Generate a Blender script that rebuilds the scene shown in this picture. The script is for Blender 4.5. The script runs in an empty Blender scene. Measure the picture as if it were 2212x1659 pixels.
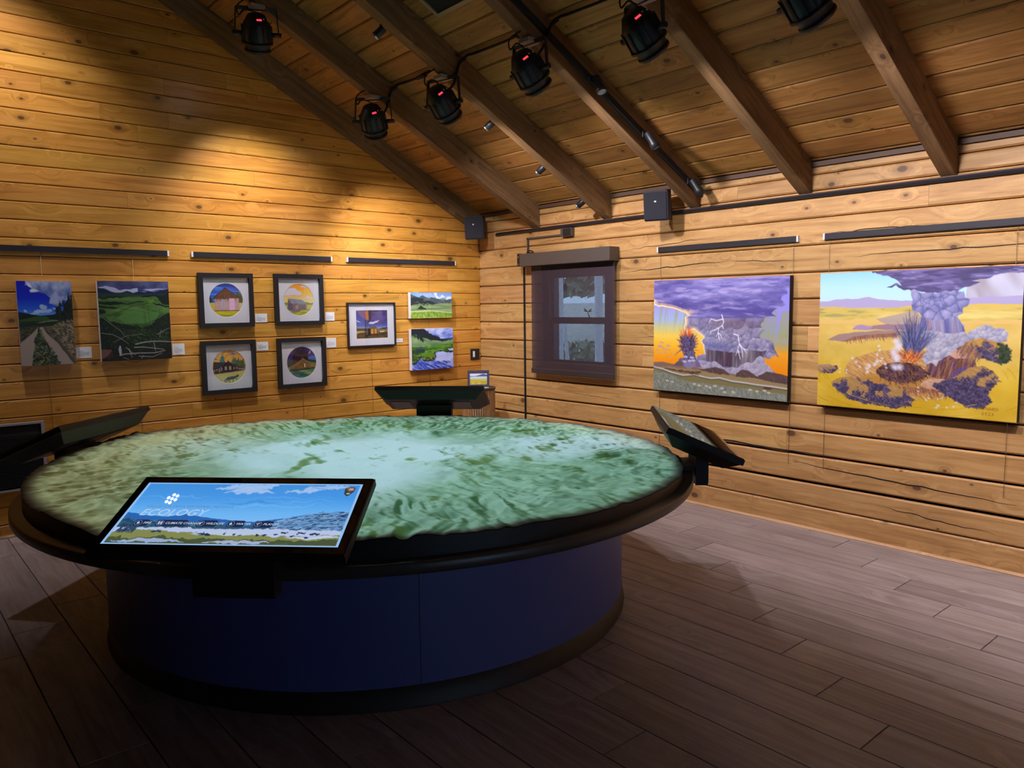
import bpy, bmesh, math, random
import numpy as np
from mathutils import Vector, Matrix

# ------------------------------------------------------------------ camera, world, exposure
SC = bpy.context.scene
COL = SC.collection
CAM = Vector((-5.0648, -6.4069, 1.6))
YAW, PITCH, ROLL, FPX = 0.7089989, -0.1004335, -0.0115648, 1657.82
_fw = Vector((math.sin(YAW)*math.cos(PITCH), math.cos(YAW)*math.cos(PITCH), math.sin(PITCH)))
_rt = Vector((math.cos(YAW), -math.sin(YAW), 0)); _up = _rt.cross(_fw)
_r2 = _rt*math.cos(ROLL) + _up*math.sin(ROLL); _u2 = -_rt*math.sin(ROLL) + _up*math.cos(ROLL)
cd = bpy.data.cameras.new('camera'); cam = bpy.data.objects.new('camera', cd); COL.objects.link(cam)
cd.sensor_width = 36.0; cd.lens = FPX/2212*36.0; cd.clip_start = .05; cd.clip_end = 100
cam.matrix_world = Matrix(((_r2.x, _u2.x, -_fw.x, CAM.x), (_r2.y, _u2.y, -_fw.y, CAM.y), (_r2.z, _u2.z, -_fw.z, CAM.z), (0, 0, 0, 1)))
SC.camera = cam
W = bpy.data.worlds.new('world'); SC.world = W; W.use_nodes = True
bg = W.node_tree.nodes['Background']; bg.inputs[0].default_value = (.46, .68, 1, 1); bg.inputs[1].default_value = 4.5
SC.view_settings.view_transform = 'Standard'; SC.view_settings.look = 'None'
SC.view_settings.exposure = 0.0; SC.view_settings.gamma = 1.0; SC.view_settings.use_curve_mapping = False
# every lamp below belongs to a modelled fixture, some added for fill: (power, cone in degrees, colour)
PAR_LEFT = (185, 84, (.97, .93, 1.0)); PAR_RIGHT = (125, 108, (.97, .91, 1.0)); SPOT_PIC = (30, 50, (.92, .92, 1.0))
PROJECTOR = (270, 60.6, (.76, .97, 1.0))
SC.cycles.max_bounces = 7; SC.cycles.diffuse_bounces = 4; SC.cycles.glossy_bounces = 3; SC.cycles.transmission_bounces = 4; SC.cycles.transparent_max_bounces = 8; SC.cycles.caustics_reflective = False; SC.cycles.caustics_refractive = False
SC.cycles.sample_clamp_indirect = 6.0; SC.cycles.use_adaptive_sampling = True; SC.cycles.adaptive_threshold = .02

# ------------------------------------------------------------------ room constants (metres)
SL, ZU, DEPTH = .5225, 2.345, .213           # roof slope, rafter underside at the eave, vertical rafter depth
ZC = ZU + DEPTH; RIDGE = -4.65; XL = -9.3; YB = -9.6
def under(x): return ZU - SL*x
def ceil_z(x): return ZC - SL*x

# ------------------------------------------------------------------ mesh helpers
class MB:
    def __init__(s): s.v, s.f, s.sm = [], [], []
    def add(s, vs, fs, smooth=False):
        b = len(s.v); s.v += [tuple(v) for v in vs]; s.f += [tuple(i+b for i in f) for f in fs]; s.sm += [smooth]*len(fs); return s
    def box(s, x0, x1, y0, y1, z0, z1, m=None):
        vs = [Vector((x, y, z)) for z in (z0, z1) for y in (y0, y1) for x in (x0, x1)]
        if m is not None: vs = [m @ v for v in vs]
        return s.add(vs, [(0,2,3,1),(4,5,7,6),(0,1,5,4),(2,6,7,3),(0,4,6,2),(1,3,7,5)])
    def prism(s, poly, n0, n1, to3, smooth=False):   # polygon extruded between n0 and n1; to3(a,b,n)->xyz
        k = len(poly); vs = [to3(a, b, n0) for a, b in poly] + [to3(a, b, n1) for a, b in poly]
        s.add(vs, [tuple(range(k)), tuple(range(2*k-1, k-1, -1))])
        return s.add(vs, [(i, i+k, (i+1) % k+k, (i+1) % k) for i in range(k)], smooth)
    def lathe(s, prof, n=24, m=None, smooth=True, closed=True):
        vs = []
        for r, z in prof:
            for i in range(n):
                a = 2*math.pi*i/n; v = Vector((r*math.cos(a), r*math.sin(a), z)); vs.append(m @ v if m is not None else v)
        fs = [(j*n+i, j*n+(i+1) % n, (j+1)*n+(i+1) % n, (j+1)*n+i) for j in range(len(prof)-1) for i in range(n)]
        s.add(vs, fs, smooth)
        if closed: s.add(vs[:n], [tuple(range(n-1, -1, -1))]); s.add(vs[-n:], [tuple(range(n))])
        return s
    def cyl(s, p0, p1, r, n=12, r1=None, smooth=True):
        p0, p1 = Vector(p0), Vector(p1); d = p1-p0; q = d.to_track_quat('Z', 'Y').to_matrix().to_4x4(); q.translation = p0
        return s.lathe([(r, 0), (r if r1 is None else r1, d.length)], n, q, smooth)
    def tube(s, pts, r, n=8):
        pts = [Vector(p) for p in pts]; vs = []; ref = Vector((0, 0, 1))
        for i, p in enumerate(pts):
            t = (pts[min(i+1, len(pts)-1)] - pts[max(i-1, 0)]).normalized()
            a = t.cross(ref)
            if a.length < .05: a = t.cross(Vector((1, 0, 0)))
            a.normalize(); b = t.cross(a)
            vs += [p + r*(math.cos(2*math.pi*k/n)*a + math.sin(2*math.pi*k/n)*b) for k in range(n)]
        fs = [(j*n+k, j*n+(k+1) % n, (j+1)*n+(k+1) % n, (j+1)*n+k) for j in range(len(pts)-1) for k in range(n)]
        s.add(vs, fs, True); s.add(vs[:n], [tuple(range(n))]); s.add(vs[-n:], [tuple(range(n-1, -1, -1))]); return s
    def build(s, name, mat, parent=None, bevel=0, loc=None):
        me = bpy.data.meshes.new(name); me.from_pydata(s.v, [], s.f)
        if any(s.sm): me.polygons.foreach_set('use_smooth', s.sm)
        me.materials.append(M[mat]); me.validate(); me.update()
        bm = bmesh.new(); bm.from_mesh(me)
        bmesh.ops.remove_doubles(bm, verts=bm.verts, dist=1e-6)
        bmesh.ops.recalc_face_normals(bm, faces=bm.faces); bm.to_mesh(me); bm.free()
        o = bpy.data.objects.new(name, me); COL.objects.link(o)
        if parent is not None: o.parent = parent
        if loc is not None: o.location = loc
        if bevel:
            b = o.modifiers.new('bevel', 'BEVEL'); b.width = bevel; b.segments = 2; b.limit_method = 'ANGLE'
        return o
def smooth_path(pts, k=6):
    pts = [Vector(p) for p in pts]; out = []
    for i in range(len(pts)-1):
        p0, p1, p2, p3 = pts[max(i-1, 0)], pts[i], pts[i+1], pts[min(i+2, len(pts)-1)]
        for j in range(k):
            t = j/k; out.append(.5*((2*p1) + (p2-p0)*t + (2*p0-5*p1+4*p2-p3)*t*t + (3*p1-p0-3*p2+p3)*t**3))
    return out + [pts[-1]]
def tag(o, label, cat, group=None):
    o['label'] = label; o['category'] = cat
    if group: o['group'] = group
    return o
def thing(name, label, cat, loc=(0, 0, 0), group=None, mat=None):
    o = bpy.data.objects.new(name, None); COL.objects.link(o); o.empty_display_size = .05
    if mat is not None: o.matrix_world = mat
    else: o.location = loc
    return tag(o, label, cat, group)
def struct(o, label, cat): o['kind'] = 'structure'; return tag(o, label, cat)
def dup(root, mat, label, group=None):
    r = root.copy(); COL.objects.link(r); r.matrix_world = mat; r['label'] = label
    if group: r['group'] = group
    for ch in list(root.children):
        c2 = ch.copy(); COL.objects.link(c2); c2.parent = r
        for g in ch.children:
            d = g.copy(); COL.objects.link(d); d.parent = c2
    return r
def bx(name, mat, parent, *a, bevel=0): return MB().box(*a).build(name, mat, parent, bevel)
def spot(name, parent, loc, aim, spec, radius=.05, blend=.8):
    ld = bpy.data.lights.new(name, 'SPOT'); ld.energy = spec[0]; ld.spot_size = math.radians(spec[1]); ld.color = spec[2]
    ld.spot_blend = blend; ld.shadow_soft_size = radius
    o = bpy.data.objects.new(name, ld); COL.objects.link(o)
    q = (Vector(aim)-Vector(loc)).to_track_quat('-Z', 'Y').to_matrix().to_4x4(); q.translation = loc
    o.matrix_world = q
    return o

# ------------------------------------------------------------------ materials
M = {}
class NT:
    def __init__(s, name):
        m = bpy.data.materials.new(name); m.use_nodes = True; s.t = m.node_tree; s.t.nodes.clear(); M[name] = m
        s.out = s.t.nodes.new('ShaderNodeOutputMaterial'); s.b = s.t.nodes.new('ShaderNodeBsdfPrincipled')
        s.t.links.new(s.b.outputs[0], s.out.inputs[0])
    def n(s, kind, ins=None, **kw):
        nd = s.t.nodes.new('ShaderNode'+kind)
        for k, v in kw.items(): setattr(nd, k, v)
        for k, v in (ins or {}).items(): s.set(nd.inputs[k], v)
        return nd
    def set(s, sock, v):
        if isinstance(v, bpy.types.NodeSocket): s.t.links.new(v, sock)
        elif isinstance(v, (tuple, list)) and len(v) == 3 and sock.type == 'RGBA': sock.default_value = (*v, 1)
        else: sock.default_value = v
    def p(s, **kw):
        for k, v in kw.items():
            s.set(s.b.inputs[{'base': 'Base Color', 'rough': 'Roughness', 'metal': 'Metallic', 'spec': 'Specular IOR Level', 'normal': 'Normal', 'emit': 'Emission Color', 'estr': 'Emission Strength', 'coat': 'Coat Weight'}[k]], v)
        return s
    def math(s, op, a, b=0.0): nd = s.n('Math', operation=op); s.set(nd.inputs[0], a); s.set(nd.inputs[1], b); return nd.outputs[0]
    def mix(s, f, a, b, mode='MIX'):
        nd = s.n('Mix', data_type='RGBA', blend_type=mode); s.set(nd.inputs[0], f); s.set(nd.inputs[6], a); s.set(nd.inputs[7], b); return nd.outputs[2]
    def ramp(s, f, stops):
        nd = s.n('ValToRGB', {0: f}); e = nd.color_ramp.elements
        while len(e) < len(stops): e.new(.5)
        for x, (pos, c) in zip(e, stops): x.position = pos; x.color = (*c, 1) if len(c) == 3 else c
        return nd.outputs[0]
def flat(name, base, rough=.5, metal=0.0, spec=.5, bump=0, bscale=200, vary=.06):
    t = NT(name); tc = t.n('TexCoord').outputs['Object']
    nz = t.n('TexNoise', {'Vector': tc, 'Scale': bscale, 'Detail': 3}).outputs[0]
    c = t.mix(nz, tuple(x*(1-vary) for x in base), tuple(min(1, x*(1+vary)) for x in base))
    t.p(base=c, rough=rough, metal=metal, spec=spec)
    if bump: t.p(normal=t.n('Bump', {'Strength': bump, 'Distance': .002, 'Height': nz}).outputs[0])
    return t
def glow(name, col, strength): NT(name).p(base=(0, 0, 0), emit=col, estr=strength, rough=.3)
def wood(name, axis, dark, mid, light, rough=.45, knots=1.0, kscale=3.4, grainy=1.0, spec=.4, stain=.35, rand=.16, saw=0.0, kax=(1, 2)):
    """axis: 0/1 grain along world x/y, 2 along the roof slope; every plank gets its own offset and tone"""
    t = NT(name); pos = t.n('NewGeometry').outputs['Position']; rnd = t.n('ObjectInfo').outputs['Random']
    off = t.n('CombineXYZ', {0: t.math('MULTIPLY', rnd, 71.3), 1: t.math('MULTIPLY', rnd, 37.7), 2: t.math('MULTIPLY', rnd, 53.1)}).outputs[0]
    if axis == 2: pos = t.n('VectorRotate', {'Vector': pos, 'Angle': -math.atan(SL)}, rotation_type='Y_AXIS').outputs[0]
    pos = t.n('VectorMath', {0: pos, 1: off}, operation='ADD').outputs[0]
    st = [18, 18, 18]; st[0 if axis == 2 else axis] = 1.1
    # knots bend the grain around them
    sx = t.n('SeparateXYZ', {0: pos}).outputs
    kv = t.n('CombineXYZ', {0: t.math('MULTIPLY', sx[0 if axis == 2 else axis], .62), 1: sx[kax[1]] if len(kax) == 2 else t.math('ADD', sx[1], sx[2])}).outputs[0]
    vo = t.n('TexVoronoi', {'Vector': kv, 'Scale': kscale, 'Randomness': 1.0}, voronoi_dimensions='2D')
    vc = t.n('SeparateColor', {0: vo.outputs['Color']}).outputs; vcol = vc[0]
    dist = t.math('DIVIDE', vo.outputs['Distance'], t.math('ADD', t.math('MULTIPLY', t.math('POWER', vc[1], 2.0), 1.3), .32))
    near = t.n('MapRange', {0: dist, 1: 0.0, 2: .42, 3: 1.0, 4: 0.0}, interpolation_type='SMOOTHERSTEP').outputs[0]
    bend = t.n('CombineXYZ', {0: t.math('MULTIPLY', near, .10), 1: t.math('MULTIPLY', near, .05), 2: t.math('MULTIPLY', near, .06)}).outputs[0]
    gp = t.n('VectorMath', {0: pos, 1: bend}, operation='ADD').outputs[0]
    gv = t.n('Mapping', {'Vector': gp, 'Scale': st}).outputs[0]
    g1 = t.n('TexNoise', {'Vector': gv, 'Scale': 1.25, 'Detail': 4, 'Roughness': .6, 'Distortion': .8}).outputs[0]
    g2 = t.n('TexNoise', {'Vector': gv, 'Scale': 7.0, 'Detail': 3, 'Roughness': .7}).outputs[0]
    blot = t.n('TexNoise', {'Vector': pos, 'Scale': 3.2, 'Detail': 2, 'Roughness': .55}).outputs[0]
    c = t.ramp(g1, [(.28, dark), (.5, mid), (.72, light)])
    c = t.mix(t.n('MapRange', {0: g2, 1: .5, 2: .78, 3: 0.0, 4: .5*grainy}).outputs[0], c, dark)
    c = t.mix(t.n('MapRange', {0: blot, 1: .5, 2: .75, 3: 0.0, 4: stain}).outputs[0], c, tuple(a*.55 for a in mid))
    # knots: dark heart, reddish ring
    on = t.math('GREATER_THAN', vcol, 1-.62*knots)
    heart = t.math('MULTIPLY', t.n('MapRange', {0: dist, 1: .045, 2: .075, 3: 1.0, 4: 0.0}, interpolation_type='SMOOTHSTEP').outputs[0], on)
    halo = t.math('MULTIPLY', t.n('MapRange', {0: dist, 1: .06, 2: .2, 3: .55, 4: 0.0}, interpolation_type='SMOOTHSTEP').outputs[0], on)
    c = t.mix(halo, c, tuple(a*.5 for a in mid))
    c = t.mix(t.math('MULTIPLY', heart, .85), c, (mid[0]*.16, mid[1]*.12, mid[2]*.2))
    if saw:
        wv = t.n('Mapping', {'Vector': pos, 'Scale': [55 if i == (0 if axis == 2 else axis) else .6 for i in range(3)]}).outputs[0]
        sn = t.n('TexNoise', {'Vector': wv, 'Scale': 1.0, 'Detail': 2}).outputs[0]
        c = t.mix(t.n('MapRange', {0: sn, 1: .58, 2: .75, 3: 0.0, 4: saw}).outputs[0], c, dark)
    tone = t.math('ADD', t.math('MULTIPLY', rnd, 2*rand), 1-rand)
    hs = t.n('HueSaturation', {'Color': c, 'Value': tone, 'Hue': t.math('ADD', t.math('MULTIPLY', t.math('FRACT', t.math('MULTIPLY', rnd, 7.7)), .012), .494), 'Saturation': 1.0}).outputs[0]
    hgt = t.math('SUBTRACT', t.math('ADD', t.math('MULTIPLY', g2, .35), t.math('MULTIPLY', blot, .8)), t.math('MULTIPLY', near, .5))
    t.p(base=hs, rough=rough, spec=spec, normal=t.n('Bump', {'Strength': .22*grainy+.05, 'Distance': .006, 'Height': hgt}).outputs[0])
    return t
wood('pine_gable', 0, (.36, .148, .020), (.57, .258, .040), (.67, .335, .070), rough=.36, knots=.62, kscale=5.4, grainy=.6, stain=.3, rand=.12)
wood('pine_log', 1, (.37, .185, .058), (.57, .315, .108), (.66, .40, .16), rough=.5, knots=.72, kscale=4.6, grainy=.9, stain=.32, rand=.10, saw=.10)
wood('pine_ceiling', 1, (.24, .105, .024), (.42, .20, .048), (.50, .26, .075), rough=.6, knots=.8, kscale=5, grainy=.9, stain=.45, rand=.18, kax=(1, 0))
wood('rafter_wood', 2, (.11, .055, .02), (.20, .105, .04), (.28, .155, .065), rough=.75, knots=.5, kscale=4, grainy=1.2, stain=.3, rand=.08, saw=.25, kax=(1,))
wood('trim_wood', 1, (.36, .19, .08), (.52, .30, .14), (.6, .38, .2), rough=.5, knots=.1, grainy=.5)
wood('slat_wood', 0, (.28, .14, .05), (.40, .22, .09), (.48, .28, .13), rough=.5, knots=0, grainy=.8)
wood('floor_tile', 1, (.24, .186, .172), (.36, .29, .272), (.45, .38, .36), rough=.42, knots=.06, kscale=2, grainy=1.1, stain=.3, rand=.13, spec=.45, kax=(1, 0))
flat('groove', (.018, .009, .004), .9)
flat('grout', (.03, .026, .025), .9)
flat('black_metal', (.012, .012, .013), .45)
flat('black_matte', (.008, .008, .009), .7)
flat('kiosk_black', (.004, .004, .006), .5, bump=.05)
flat('rim_laminate', (.042, .037, .035), .38, bump=.06, bscale=400, vary=.3)
flat('base_blue', (.075, .095, .30), .5, vary=.05)
flat('base_seam', (.012, .014, .03), .7)
flat('cove_vinyl', (.014, .012, .012), .55)
flat('white_cap', (.75, .75, .76), .4)
flat('white_card', (.72, .72, .74), .7, vary=.02)
flat('card_print', (.28, .28, .32), .8)
flat('mat_board', (.70, .70, .73), .85, vary=.015)
flat('canvas_white', (.78, .77, .78), .8, bump=.2, bscale=600, vary=.02)
flat('frame_black', (.010, .009, .012), .42)
flat('frame_plum', (.055, .05, .085), .45)
flat('canvas_dark', (.012, .010, .014), .7)
flat('speaker_black', (.016, .016, .024), .6)
flat('grille_black', (.012, .012, .020), .75, bump=.6, bscale=900)
flat('badge', (.7, .7, .68), .3)
flat('steel', (.55, .54, .52), .3, metal=1.0)
flat('wire_steel', (.34, .25, .14), .45, metal=.6)
flat('bracket_grey', (.38, .36, .36), .5, metal=.3)
flat('raceway_black', (.014, .011, .016), .45)
flat('bronze_box', (.10, .082, .072), .42, metal=.2)
flat('window_brown', (.05, .032, .034), .55)
flat('dark_trim', (.10, .05, .028), .6)
flat('heater_grey', (.34, .33, .36), .5)
flat('heater_dark', (.012, .013, .014), .6)
flat('lens_grey', (.5, .5, .5), .25)
flat('hatch_dark', (.010, .009, .008), .8)
flat('hatch_trim', (.38, .27, .14), .6)
flat('pedestal_dark', (.05, .035, .03), .5)
flat('switch_white', (.75, .74, .74), .4)
flat('plain_wall', (.40, .21, .06), .6)
flat('bark', (.62, .63, .66), .8, bump=.4, bscale=30, vary=.25)
flat('soil', (.55, .55, .46), .9, bump=.3, bscale=6, vary=.3)
flat('leaf', (.24, .32, .20), .6, vary=.5, bscale=2)
flat('decal', (.06, .07, .06), .6)
flat('crack', (.020, .010, .005), .95)
glow('led_red', (1.0, .03, .05), 2.2)
glow('led_white', (.95, .93, 1.0), 26)
t = NT('print'); t.p(base=t.n('Attribute', attribute_name='Col').outputs['Color'], rough=.62, spec=.25)
t = NT('painted'); t.p(base=t.n('Attribute', attribute_name='Col').outputs['Color'], rough=.5, spec=.3)
nz = t.n('TexNoise', {'Vector': t.n('TexCoord').outputs['Object'], 'Scale': 90, 'Detail': 4}).outputs[0]
t.p(normal=t.n('Bump', {'Strength': .15, 'Distance': .002, 'Height': nz}).outputs[0])
t = NT('terrain'); t.p(base=t.n('Attribute', attribute_name='Col').outputs['Color'], rough=.85, spec=.1)
t = NT('screen_image'); ca = t.n('Attribute', attribute_name='Col').outputs['Color']; t.p(base=(.005, .005, .006), emit=ca, estr=.92, rough=.015, spec=.5)
glow('screen_text', (.42, .58, .82), 1.0); glow('screen_text_dim', (.16, .40, .74), .62)
glow('screen_button', (.010, .022, .07), 1.0); glow('screen_button_text', (.62, .72, .9), .8); glow('screen_ring', (.10, .17, .35), 1.0)
NT('screen_off').p(base=(.006, .006, .008), rough=.03, spec=1.0, coat=1.0)
t = NT('glass_pane'); tr = t.n('BsdfTransparent', {0: (.93, .96, .95)}); gl = t.n('BsdfGlossy', {'Roughness': .02})
mx = t.n('MixShader', {0: .07, 1: tr.outputs[0], 2: gl.outputs[0]}); t.t.links.new(mx.outputs[0], t.out.inputs[0])
t = NT('picture_glass'); tr = t.n('BsdfTransparent', {0: (.97, .97, .98)}); gl = t.n('BsdfGlossy', {'Roughness': .03})
mx = t.n('MixShader', {0: .05, 1: tr.outputs[0], 2: gl.outputs[0]}); t.t.links.new(mx.outputs[0], t.out.inputs[0])
t = NT('shade_fabric'); tr = t.n('BsdfTransparent', {0: (.62, .62, .66)}); df = t.n('BsdfDiffuse', {0: (.075, .052, .062)})
wv = t.n('TexNoise', {'Vector': t.n('TexCoord').outputs['Object'], 'Scale': 500, 'Detail': 1}).outputs[0]
mx = t.n('MixShader', {0: t.n('MapRange', {0: wv, 1: .3, 2: .7, 3: .70, 4: .84}).outputs[0], 1: tr.outputs[0], 2: df.outputs[0]}); t.t.links.new(mx.outputs[0], t.out.inputs[0])
# ------------------------------------------------------------------ a small painter: every picture is computed here, then stored as vertex colours
SS = 2
class Pic:
    def __init__(s, w, h, asp, seed=1):
        s.w, s.h, s.W, s.H, s.asp = w, h, w*SS, h*SS, asp
        s.X, s.Y = np.meshgrid((np.arange(s.W)+.5)/s.W, (np.arange(s.H)+.5)/s.H)
        s.im = np.zeros((s.H, s.W, 3)); s.rs = np.random.RandomState(seed); s.memo = {}
    def noise(s, fx, fy, seed, X=None, Y=None):
        X = s.X if X is None else X; Y = s.Y if Y is None else Y
        g = np.random.RandomState(seed).rand(64, 64); x, y = X*fx+100, Y*fy+100
        xi, yi = np.floor(x).astype(int), np.floor(y).astype(int); a, b = x-xi, y-yi; a = a*a*(3-2*a); b = b*b*(3-2*b)
        G = lambda i, j: g[(yi+j) % 64, (xi+i) % 64]
        return (G(0, 0)*(1-a)+G(1, 0)*a)*(1-b)+(G(0, 1)*(1-a)+G(1, 1)*a)*b
    def fbm(s, fx, fy, seed=0, octv=4, X=None, Y=None):
        t, amp, tot = 0, 1., 0.
        for k in range(octv): t = t+amp*s.noise(fx*2**k, fy*2**k, seed+k*17, X, Y); tot += amp; amp *= .55
        return t/tot
    def warp(s, amt, f, seed):
        if (f, seed) not in s.memo: s.memo[f, seed] = (s.fbm(f*s.asp, f, seed, 3)-.5, s.fbm(f*s.asp, f, seed+5, 3)-.5)
        a, b = s.memo[f, seed]; return s.X+amt*a, s.Y+amt*s.asp*b
    def poly(s, pts, rough=0., f=14, seed=3):
        X, Y = s.warp(rough, f, seed) if rough else (s.X, s.Y)
        n = len(pts); out = np.zeros(s.X.shape); g = rough*.6+.005
        a, b = max(0, int((min(q[0] for q in pts)-g)*s.W)), min(s.W, int((max(q[0] for q in pts)+g)*s.W)+2)
        c, d = max(0, int((min(q[1] for q in pts)-g*s.asp)*s.H)), min(s.H, int((max(q[1] for q in pts)+g*s.asp)*s.H)+2)
        if b <= a or d <= c: return out
        X, Y = X[c:d, a:b], Y[c:d, a:b]; m = np.zeros(X.shape, bool)
        for i in range(n):
            (x0, y0), (x1, y1) = pts[i], pts[(i+1) % n]
            if y0 == y1: continue
            m ^= ((Y >= min(y0, y1)) & (Y < max(y0, y1)) & (X < x0+(Y-y0)*(x1-x0)/(y1-y0)))
        out[c:d, a:b] = m; return out
    def below(s, pts, rough=0., f=14, seed=3):
        X, Y = s.warp(rough, f, seed) if rough else (s.X, s.Y)
        return (Y > np.interp(X, [q[0] for q in pts], [q[1] for q in pts])).astype(float)
    def ell(s, cx, cy, rx, ry, rough=0., f=14, seed=3, soft=0.):
        X, Y = s.warp(rough, f, seed) if rough else (s.X, s.Y)
        d = np.hypot((X-cx)/rx, (Y-cy)/ry)
        return np.clip((1-d)/soft, 0, 1) if soft else (d < 1).astype(float)
    def put(s, m, col, a=1.):
        col = np.asarray(col, float)
        j, i = np.nonzero(np.asarray(m).any(1))[0], np.nonzero(np.asarray(m).any(0))[0]
        if len(j) == 0: return s
        q = (slice(j[0], j[-1]+1), slice(i[0], i[-1]+1)); k = (np.asarray(m, float)[q]*a)[..., None]
        s.im[q] = s.im[q]*(1-k)+(col[q] if col.ndim == 3 else col)*k; return s
    def vgrad(s, stops, m=None):
        p = [q[0] for q in stops]; c = np.stack([np.interp(s.Y, p, [q[1][k] for q in stops]) for k in range(3)], -1)
        return s.put(np.ones_like(s.X) if m is None else m, c)
    def shade(s, m, field, lo, hi, a=1.):   # blend two colours by a field
        f = np.clip(field, 0, 1)[..., None]; return s.put(m, np.asarray(lo)*(1-f)+np.asarray(hi)*f, a)
    def stroke(s, pts, wid, col, a=1., w1=None):
        w1 = wid if w1 is None else w1; n = len(pts)-1
        for i in range(n):
            (x0, y0), (x1, y1) = pts[i], pts[i+1]; wa, wb = wid+(w1-wid)*i/n, wid+(w1-wid)*(i+1)/n; mw = max(wa, wb)
            i0, i1 = int(max(0, (min(x0, x1)-mw)*s.W)), int(min(s.W, (max(x0, x1)+mw)*s.W+2))
            j0, j1 = int(max(0, (min(y0, y1)-mw*s.asp)*s.H)), int(min(s.H, (max(y0, y1)+mw*s.asp)*s.H+2))
            if i1 <= i0 or j1 <= j0: continue
            X, Y = s.X[j0:j1, i0:i1]*s.asp, s.Y[j0:j1, i0:i1]; ax, ay, bx_, by = x0*s.asp, y0, x1*s.asp, y1
            L = (bx_-ax)**2+(by-ay)**2+1e-12; t = np.clip(((X-ax)*(bx_-ax)+(Y-ay)*(by-ay))/L, 0, 1)
            d = np.hypot(X-ax-t*(bx_-ax), Y-ay-t*(by-ay)); m = (np.clip((wa+(wb-wa)*t)*s.asp/2-d+.5/s.H, 0, 1/s.H)*s.H*a)[..., None]
            s.im[j0:j1, i0:i1] = s.im[j0:j1, i0:i1]*(1-m)+np.asarray(col, float)*m
        return s
    def dabs(s, m, n, ln, wid, ang, cols, jit=.4, a=.8):   # many short brush strokes inside a mask
        js, is_ = np.nonzero(m > .5)
        if len(js) == 0: return s
        for k in range(n):
            q = s.rs.randint(len(js)); x, y = is_[q]/s.W, js[q]/s.H; t = ang+(s.rs.rand()-.5)*2*jit; l = ln*(.5+s.rs.rand())
            s.stroke([(x, y), (x+l*math.cos(t), y+l*math.sin(t)*s.asp)], wid*(.5+s.rs.rand()), cols[s.rs.randint(len(cols))], a)
        return s
    def billow(s, m, n, lo, hi, seed=5, f=1.0, edge=None):   # cauliflower clouds: cells lit from the upper left
        rs = np.random.RandomState(seed); js, is_ = np.nonzero(m > .5)
        if len(js) == 0: return s
        q = rs.randint(len(js), size=n); cx, cy = is_[q]/s.W, js[q]/s.H
        j0, j1, i0, i1 = js.min(), js.max()+1, is_.min(), is_.max()+1; sl = (slice(j0, j1), slice(i0, i1))
        WX, WY = s.warp(.035, 12, seed); X, Y = WX[sl], WY[sl]
        d1 = np.full(X.shape, 9.); ix = np.zeros(X.shape, int); d2 = d1.copy()
        for k in range(n):
            d = np.hypot((X-cx[k])*s.asp, Y-cy[k]); b = d < d1; d2 = np.where(b, d1, np.minimum(d2, d)); ix = np.where(b, k, ix); d1 = np.where(b, d, d1)
        r = d1/(d1+d2+1e-9)*2; fine = s.fbm(26*s.asp, 26, seed, 3, s.X[sl], s.Y[sl])-.5
        lit = np.zeros(s.X.shape); lit[sl] = .56-.16*r**3+.8*((cx[ix]-X)*s.asp*.5+(cy[ix]-Y))*math.sqrt(n)*f+.55*fine
        s.shade(m, lit, lo, hi)
        if edge is not None: e = np.zeros(s.X.shape); e[sl] = (r > .9); s.put(m*e, edge, .4)
        return s
    def out(s):   # sRGB -> linear, averaged to w x h
        im = np.clip(s.im, 0, 255)/255.; im = np.where(im <= .04045, im/12.92, ((im+.055)/1.055)**2.4)
        return im.reshape(s.h, SS, s.w, SS, 3).mean((1, 3))

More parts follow.
